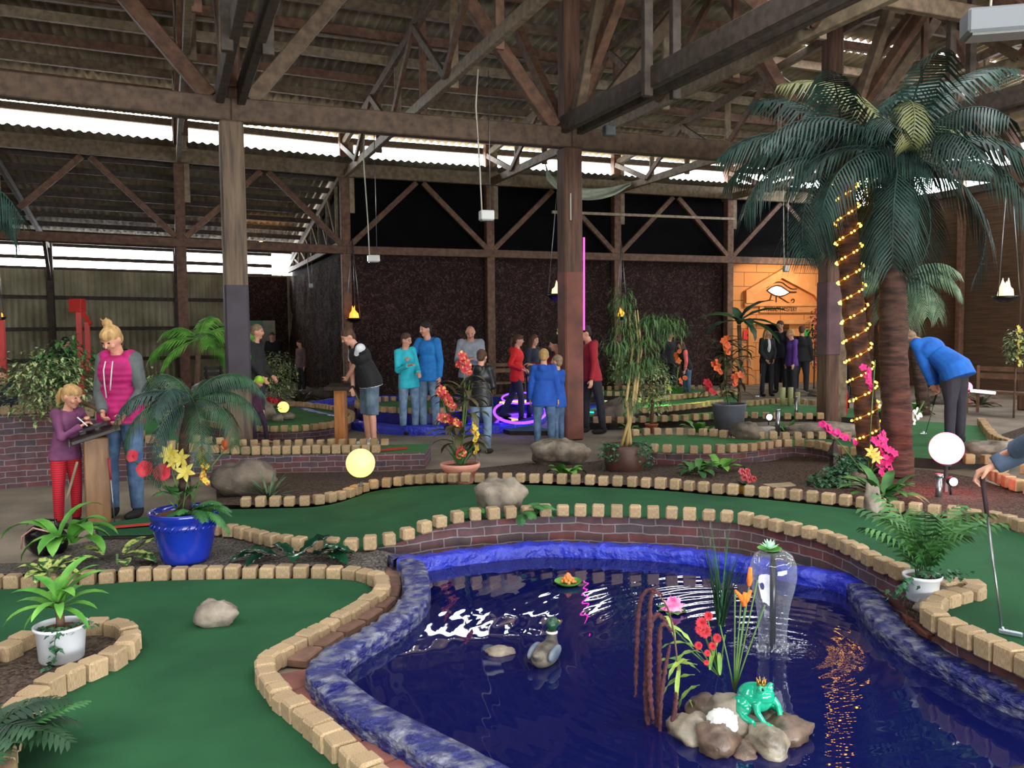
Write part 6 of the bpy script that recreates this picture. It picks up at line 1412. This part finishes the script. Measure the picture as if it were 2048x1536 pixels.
    if vest:
        vm=MB(); torso(vm,.036); vm.tube([T(0,0,.24),T(0,0,.1),T(0,0,-.0),T(0,0,0)+((RT@V((0,0,-1)))+V((0,0,-1.2))).normalized()*.09*s],[(.13*k+.04)*s,(.15*k+.036)*s,(.168*k+.036)*s,(.168*k+.036)*s],18,0,True,.78,RT@V((0,1,0)))
        for i in(0,1): S=A[i][0]; vm.ball(S-(S-NK)*.3,.08*s,12,8)
        vm.tube([T(.1*math.cos(R(a)),-.01+.085*math.sin(R(a)),.5+.02*math.sin(R(a))) for a in range(-220,50,27)],.036*s,8)
        meshpart(remesh(vm,cv,3,.5),'vest',vest,t)
    # hair
    st,hm=hair; hb=MB()
    if st!='bald':
        hb.ball(hp(0,-.016,.030),(.083*g,.096*g,.088*g),18,12,RH); hb.ball(hp(0,-.045,-.02),(.07*g,.062*g,.075*g),14,10,RH)
    if st in('bun','tail'): hb.ball(hp(0,.01,.05),(.078*g,.082*g,.062*g),16,10,RH)
    if st=='bun': hb.ball(hp(.02,-.055,.125),(.045*g,.045*g,.042*g),12,8); [hb.tube([hp(.02,-.05,.13),hp(.02+.05*math.cos(a),-.05+.03*math.sin(a),.185)],[.012*g,.004*g],6) for a in(0,1.2,2.4,3.6,4.8)]
    if st=='tail': hb.tube([hp(0,-.09,.03),hp(0,-.14,.01),hp(.01,-.15,-.07),hp(.01,-.13,-.15)],[.022*g,.03*g,.032*g,.012*g],10)
    if st=='long':
        for q in range(-4,5): a=R(-90+q*27); hb.tube([hp(.07*math.cos(a),-.01+.085*math.sin(a),.02),hp(.088*math.cos(a),-.02+.09*math.sin(a),-.1),hp(.1*math.cos(a),-.02+.1*math.sin(a),-.26)],[.03*g,.03*g,.016*g],8)
    if st=='hat': hb.ball(hp(0,-.005,.05),(.088*g,.1*g,.082*g),18,12,RH)
    if st!='bald': meshpart(remesh(hb,cv*.8,2,.5),'hat' if st=='hat' else 'hair',hm,t)
    return t,A,T,HC
def putter(lab,top,head,grip=(30,28,30),hd=(-1,0)):
    top=V(top);head=V(head); t=thing('putter',lab,'golf club',head); d=(top-head); 
    part(MB().tube([head+V((0,0,.02)),head+d*.72],[.0055,.006],8),'shaft',mSteel,t); part(MB().tube([head+d*.7,top],[.010,.013],8),'grip',mat('grip_%d_%d'%grip[:2],grip,rough=.7),t)
    x=V((hd[0],hd[1],0)).normalized(); part(MB().tube([head+V((0,0,.035)),head+x*.012+V((0,0,.015)),head+x*.02+V((0,0,.008))],.006,8).cbox(head+x*.035+V((0,0,.013)),(.10,.022,.022),.004,Matrix.Rotation(math.atan2(x.y,x.x),3,'Z')),'head',mat('club_head',(176,186,196),rough=.25,metal=.8),t,False); return t
def quilt(m):
    nt=m.node_tree;N=nt.nodes;Lk=nt.links; w=N.new('ShaderNodeTexWave'); w.bands_direction='Z'; w.inputs['Scale'].default_value=5.5; w.wave_profile='SIN'; tc=N.new('ShaderNodeTexCoord'); Lk.new(tc.outputs['Object'],w.inputs[0]); b=[n for n in N if n.type=='BUMP'][0]; b.inputs['Distance'].default_value=.005; Lk.new(w.outputs['Fac'],b.inputs['Height']); return m
def at(x,Y,zz=0): q=D(x,800,Y); return V((q.x,q.y,zz))
vMag=cl('magenta_quilted_vest',(150,14,84),(186,28,108)); quilt(vMag); mGreyH=cl('grey_hoodie',(74,80,80),(94,100,98)); 
wl0=SP+V((.07,.36,0))
w_,_,_,_=person('woman with a blond bun in a magenta vest and grey hoodie at the scoring post',wl0,-8,1.80,mGreyH,mJean,('bun',hBlond),vest=vMag,head=(34,-6),tr=SP+V((.02,.10,.93)),tl=SP+V((.2,.1,.90)),vox=.009,fem=True,curl=55,bulk=1.08)
b=MB()
for sx in(-1,1): b.tube([(sx*.035,.150,1.46),(sx*.04,.178,1.38),(sx*.03,.186,1.26),(sx*.02,.182,1.20 if sx<0 else 1.13)],.0065,6)
lpart(b,'drawstring',mat('white_drawstring',(200,196,190)),w_)
gPur=cl('purple_sweater',(92,46,80),(120,64,102))
def stripes():
    m=cl('red_striped_leggings',(186,20,36),(186,20,36)); nt=m.node_tree;N=nt.nodes;Lk=nt.links; w=N.new('ShaderNodeTexWave'); w.bands_direction='Z'; w.inputs['Scale'].default_value=16; tc=N.new('ShaderNodeTexCoord'); Lk.new(tc.outputs['Object'],w.inputs[0]); r=N.new('ShaderNodeValToRGB'); r.color_ramp.elements[0].color=lin((206,30,48)); r.color_ramp.elements[1].color=lin((140,14,30)); Lk.new(w.outputs[0],r.inputs[0]); Lk.new(r.outputs[0],N['Principled BSDF'].inputs['Base Color']); return m
g_,_,_,_=person('small girl with a ponytail in a purple sweater and red striped leggings, writing',SP+V((-.28,.02,0)),62,1.24,gPur,stripes(),('tail',hBlond),lean=8,head=(20,8),tr=SP+V((-.02,-.08,.88)),tl=SP+V((-.05,.06,.9)),vox=.007,hs=1.24,hood=False,curl=60,bulk=1.05)
tag(MB().tube([SP+V((-.10,-.10,.985)),SP+V((-.02,-.09,.905))],.006,8).build('pen',mat('white_pen',(225,225,225),rough=.3)),'white pen in the hand of the small girl','pen')
putter('putter leaning on the brown scoring post, right side',SP+V((.16,-.1,.62)),SP+V((.2,-.12,.012)),grip=(140,40,44))
tag(MB().beam(SP+V((-.19,-.16,.28)),SP+V((-.10,-.13,.6)),.03,.02).build('wooden_rule',mTimL,smooth=False),'wooden stick leaning against the brown scoring post','stick')
person('child in a dark jacket at the far left edge behind the brick wall',at(6,12.1),20,1.22,cl('dark_navy_jacket',(22,26,36)),mDk,('short',hBrown),hs=1.15)
person('dim person in dark clothes far behind the shrubs, left of the woman',at(133,18.2),160,1.66,mBlk,mDk,('short',hDark),vox=.02); person('dim person in dark clothes far behind, right of the woman',at(243,18.8),190,1.62,mBlk,mDk,('short',hDark),vox=.02)
person('man in a dark jacket in profile just right of the left large post',at(514,14.1),84,1.84,cl('charcoal_jacket',(26,26,28)),mNavy,('short',hGrey),head=(6,0),ar=((.1,.1,-1),(0,.6,-.8)))
lime=cl('lime_hat',(150,196,52)); person('small child in a lime green hat and plum clothes beside the left large post',at(512,12.9),70,1.02,cl('plum_coat',(58,26,48)),cl('plum_trousers',(40,22,40)),('hat',lime),hs=1.3,head=(30,0),lr=((.08,.02,-1),(0,0,-1)),ll=((.05,.45,-1),(0,.1,-1)),shoes=cl('pinkish_shoes',(170,120,110)))
person('person in a dark suit and white shirt near the far left door',at(548,25),10,1.72,mBlk,mDk,('short',hBrown),vox=.022); person('dim person in a dusky pink top in the netting shadow',at(604,23.5),-40,1.5,cl('dusky_pink_top',(96,70,76)),mDk,('short',hBrown),vox=.022)
# writer
q=P(742,892,0)
w2,A2,T2,_=person('man in a black vest, white t-shirt and denim shorts writing at the orange post',q,-62,1.83,cl('white_tshirt',(206,208,212),(228,230,232)),cl('denim_shorts',(70,88,104),(100,118,132)),('short',hBrown),sleeve='short',lean=22,head=(34,0),tr=None,tl=SP2+V((.08,-.04,.95)),ar=((.12,.02,-1),(.0,.0,-1)),vest=cl('black_vest',(16,16,18)),shorts=True,shoes=mShoeW,hood=False,vox=.011,bulk=1.12,lr=((.1,.04,-1),(0,-.05,-1)))
tag(MB().tube([SP2+V((.02,-.08,1.0)),SP2+V((.06,-.06,.93))],.005,6).build('pen',mRim),'dark pen in the hand of the man writing','pen')
hnd=w2.matrix_world; hw=Matrix.Translation(w2.location)@Matrix.Rotation(w2.rotation_euler.z,4,'Z')@A2[0][2]
putter('putter with a steel shaft held low by the man in denim shorts',hw+V((0,-.02,.02)),P(770,888,0)+V((0,-.1,.01))); putter('second putter with a yellow shaft in the same man\'s hand',hw+V((-.02,.0,.03)),P(757,884,0)+V((0,-.05,.01)),grip=(180,170,60))
tag(MB().cbox(hw+V((.09,.05,.22)),(.012,.14,.18),.004).build('score_sheet',mat('white_paper',(222,222,220)),smooth=False),'white score sheet sticking out behind the man in denim shorts','paper')
# couple
aq=cl('azure_jacket',(22,104,172),(34,124,196)); tq=cl('turquoise_jacket',(30,168,184),(52,192,206))
person('tall man in an azure jacket and faded jeans hugging a woman',at(858,14.3),-28,1.86,aq,mJeanL,('short',hDark),tl=None,tr=D(812,722,13.9),al=((.14,.0,-1),(.0,.1,-1)),head=(12,-20),vox=.011,bulk=1.12,hem=.04)
person('woman in a turquoise jacket and glasses leaning against the azure jacket man',at(818,14.05),35,1.68,tq,mJeanL,('short',hBrown),side=7,head=(14,20),glasses=True,ar=((.1,.25,-1),(-.3,.9,.3)),al=((.1,.2,-1),(-.3,.8,-.3)),vox=.011,fem=True,hem=.05,shoes=mShoeD)
person('balding man in a light grey hoodie behind the boy in black',at(943,14.8),-8,1.82,cl('light_grey_hoodie',(126,132,140),(150,156,162)),mDk,('bald',hGrey),head=(32,10),ar=((.12,.25,-1),(-.5,.9,.1)),vox=.012,bulk=1.15)
person('boy in a glossy black jacket and jeans beyond the pink pot',at(962,11.75),155,1.43,cl('shiny_black_jacket',(20,20,24),rough=.4),mJeanL,('short',hBrown),head=(20,10),ar=((.1,.2,-1),(-.4,.9,-.1)),vox=.011,hs=1.08,hem=.05,bulk=1.1)
rj=cl('bright_red_jacket',(206,24,28),(228,40,40))
person('girl with a ponytail in a bright red jacket walking left of the middle post',at(1034,15.9),80,1.63,rj,mNavy,('tail',hBrown),ar=((.35,-.35,-1),(-.3,.75,-.35)),lr=((.05,.25,-1),(0,.0,-1)),ll=((.05,-.3,-1),(0,-.55,-1)),vox=.011,fem=True,hem=.04,head=(8,0))
person('long haired girl in a navy jacket behind the girl in red',at(1066,16.3),50,1.62,cl('navy_jacket',(26,32,46)),mNavy,('long',hBrown),vox=.012,fem=True)
bj=cl('royal_blue_jacket',(16,66,152),(24,84,176))
person('blond boy seen from behind in a royal blue jacket left of the middle post',at(1088,12.0),175,1.42,bj,mJean,('short',hBlond),vox=.011,hs=1.08,hem=.08,bulk=1.12,head=(10,0)); person('smaller boy in a blue jacket half hidden by the middle post',at(1116,12.25),-120,1.32,bj,mJean,('short',hGrey),vox=.011,hs=1.1,hem=.07,bulk=1.05,ar=((.1,.3,-1),(-.2,.6,.9)),head=(-5,0))
person('person in a maroon top bent behind the two blue jacket boys',at(1136,13.6),-80,1.6,cl('maroon_jacket',(96,22,36)),mDk,('short',hDark),lean=18,vox=.013,ar=((.2,.7,-.5),(-.2,.9,.1)))
person('man in a dark red jacket standing right behind the middle large post',at(1185,13.9),-75,1.78,cl('dark_red_jacket',(138,16,32),(160,26,42)),mDk,('short',hDark),lean=6,lr=((.12,.15,-1),(0,0,-1)),ll=((.1,-.2,-1),(0,-.1,-1)),vox=.012,head=(18,0))
person('person in black seated by the netting behind the lime pot',at(1338,21.4),30,1.66,mBlk,mDk,('short',hBrown),vox=.018); person('girl in a black vest with pink sleeves and jeans, bending slightly',at(1374,20.6),-75,1.42,cl('salmon_pink_top',(224,96,96)),mJean,('long',hBrown),vest=mBlk,lean=16,vox=.015,fem=True,shoes=cl('pink_shoes',(210,70,90)),hood=False)
q=P(1533,792,0); w3,_,T3,_=person('blond woman in a black jacket over a white top before the facade',q,10,1.70,mBlk,mDk,('long',hBlond),vox=.015,fem=True,ar=((.12,.15,-1),(-.35,.5,-.8)),hood=False); lpart(MB().ball(T3(0,.10,.34),(.05,.06,.17),12,8),'white_top',cl('white_top',(200,200,200)),w3); putter('putter held by the blond woman before the facade',q+V((-.2,-.25,.82)),q+V((-.28,-.3,.01)))
person('man with glasses in a dark jacket in the facade doorway',P(1561,786,0),-50,1.88,cl('dark_blue_jacket',(22,24,36)),mDk,('short',hBrown),glasses=True,vox=.015)
person('person in a purple jacket with short fair hair before the doorway',P(1583,798,0),-85,1.66,cl('purple_jacket',(74,36,118),(92,50,140)),mDk,('short',hBlond),vox=.015,fem=True,hem=.03); person('person in dark clothes with a backpack right of the purple jacket',P(1602,792,0),150,1.74,mBlk,mDk,('short',hBrown),vox=.015,bulk=1.15)
q=P(1692,796,0); person('person in black half hidden behind the double post with a putter',q,-60,1.74,mBlk,mDk,('short',hDark),vox=.015); putter('putter held beside the double post',q+V((.14,-.2,.78)),q+V((.16,-.3,.01)))
# bending golfer
q=P(1905,888,.12); hd_=D(1874,795,q.y+.2)
person('man in a bright blue jacket bending over his putt at the right',q,-142,1.9,cl('bright_blue_jacket',(14,86,172),(22,104,196)),cl('dark_grey_trousers',(40,36,46)),('short',hGrey),lean=54,head=(70,0),tr=hd_+V((.03,.02,.04)),tl=hd_,vox=.011,bulk=1.3,lr=((.1,-.06,-1),(.02,.0,-1)),hood=False,hem=.05)
putter('putter of the bending man in the bright blue jacket',hd_+V((0,0,.08)),P(1851,870,.12)+V((0,0,.005)))
# right foreground: denim sleeve and putter
Yd=4.15; ph=D(1966,962,Yd); hb_=P(2004,1268,zc)
person('person in a denim jacket reaching in from the right edge with a putter',V((2.74,3.6,0)),-120,1.78,cl('denim_jacket',(52,66,88),(82,98,120)),cl('grey_trousers',(46,44,48)),('short',hBrown),lean=27,head=(45,0),tr=ph+V((-.02,0,.02)),tl=ph+V((.05,.03,.07)),vox=.008,cvox=.011,curl=70,hood=False,shoes=mShoeD)
putter('putter with a dark grip and silver head on the green at the right edge',ph+V((-.01,0,.06)),hb_+V((0,0,.0)),grip=(48,26,34),hd=(.6,-.5))
sc.view_settings.view_transform='Standard'; sc.view_settings.look='None'; sc.view_settings.exposure=0.; sc.view_settings.gamma=1
try:
    sc.cycles.use_denoising=True; sc.cycles.max_bounces=7; sc.cycles.diffuse_bounces=4; sc.cycles.glossy_bounces=3; sc.cycles.transmission_bounces=6; sc.cycles.transparent_max_bounces=8
    sc.cycles.sample_clamp_indirect=6; sc.cycles.caustics_reflective=False; sc.cycles.caustics_refractive=False
except Exception: pass
bpy.context.view_layer.update()
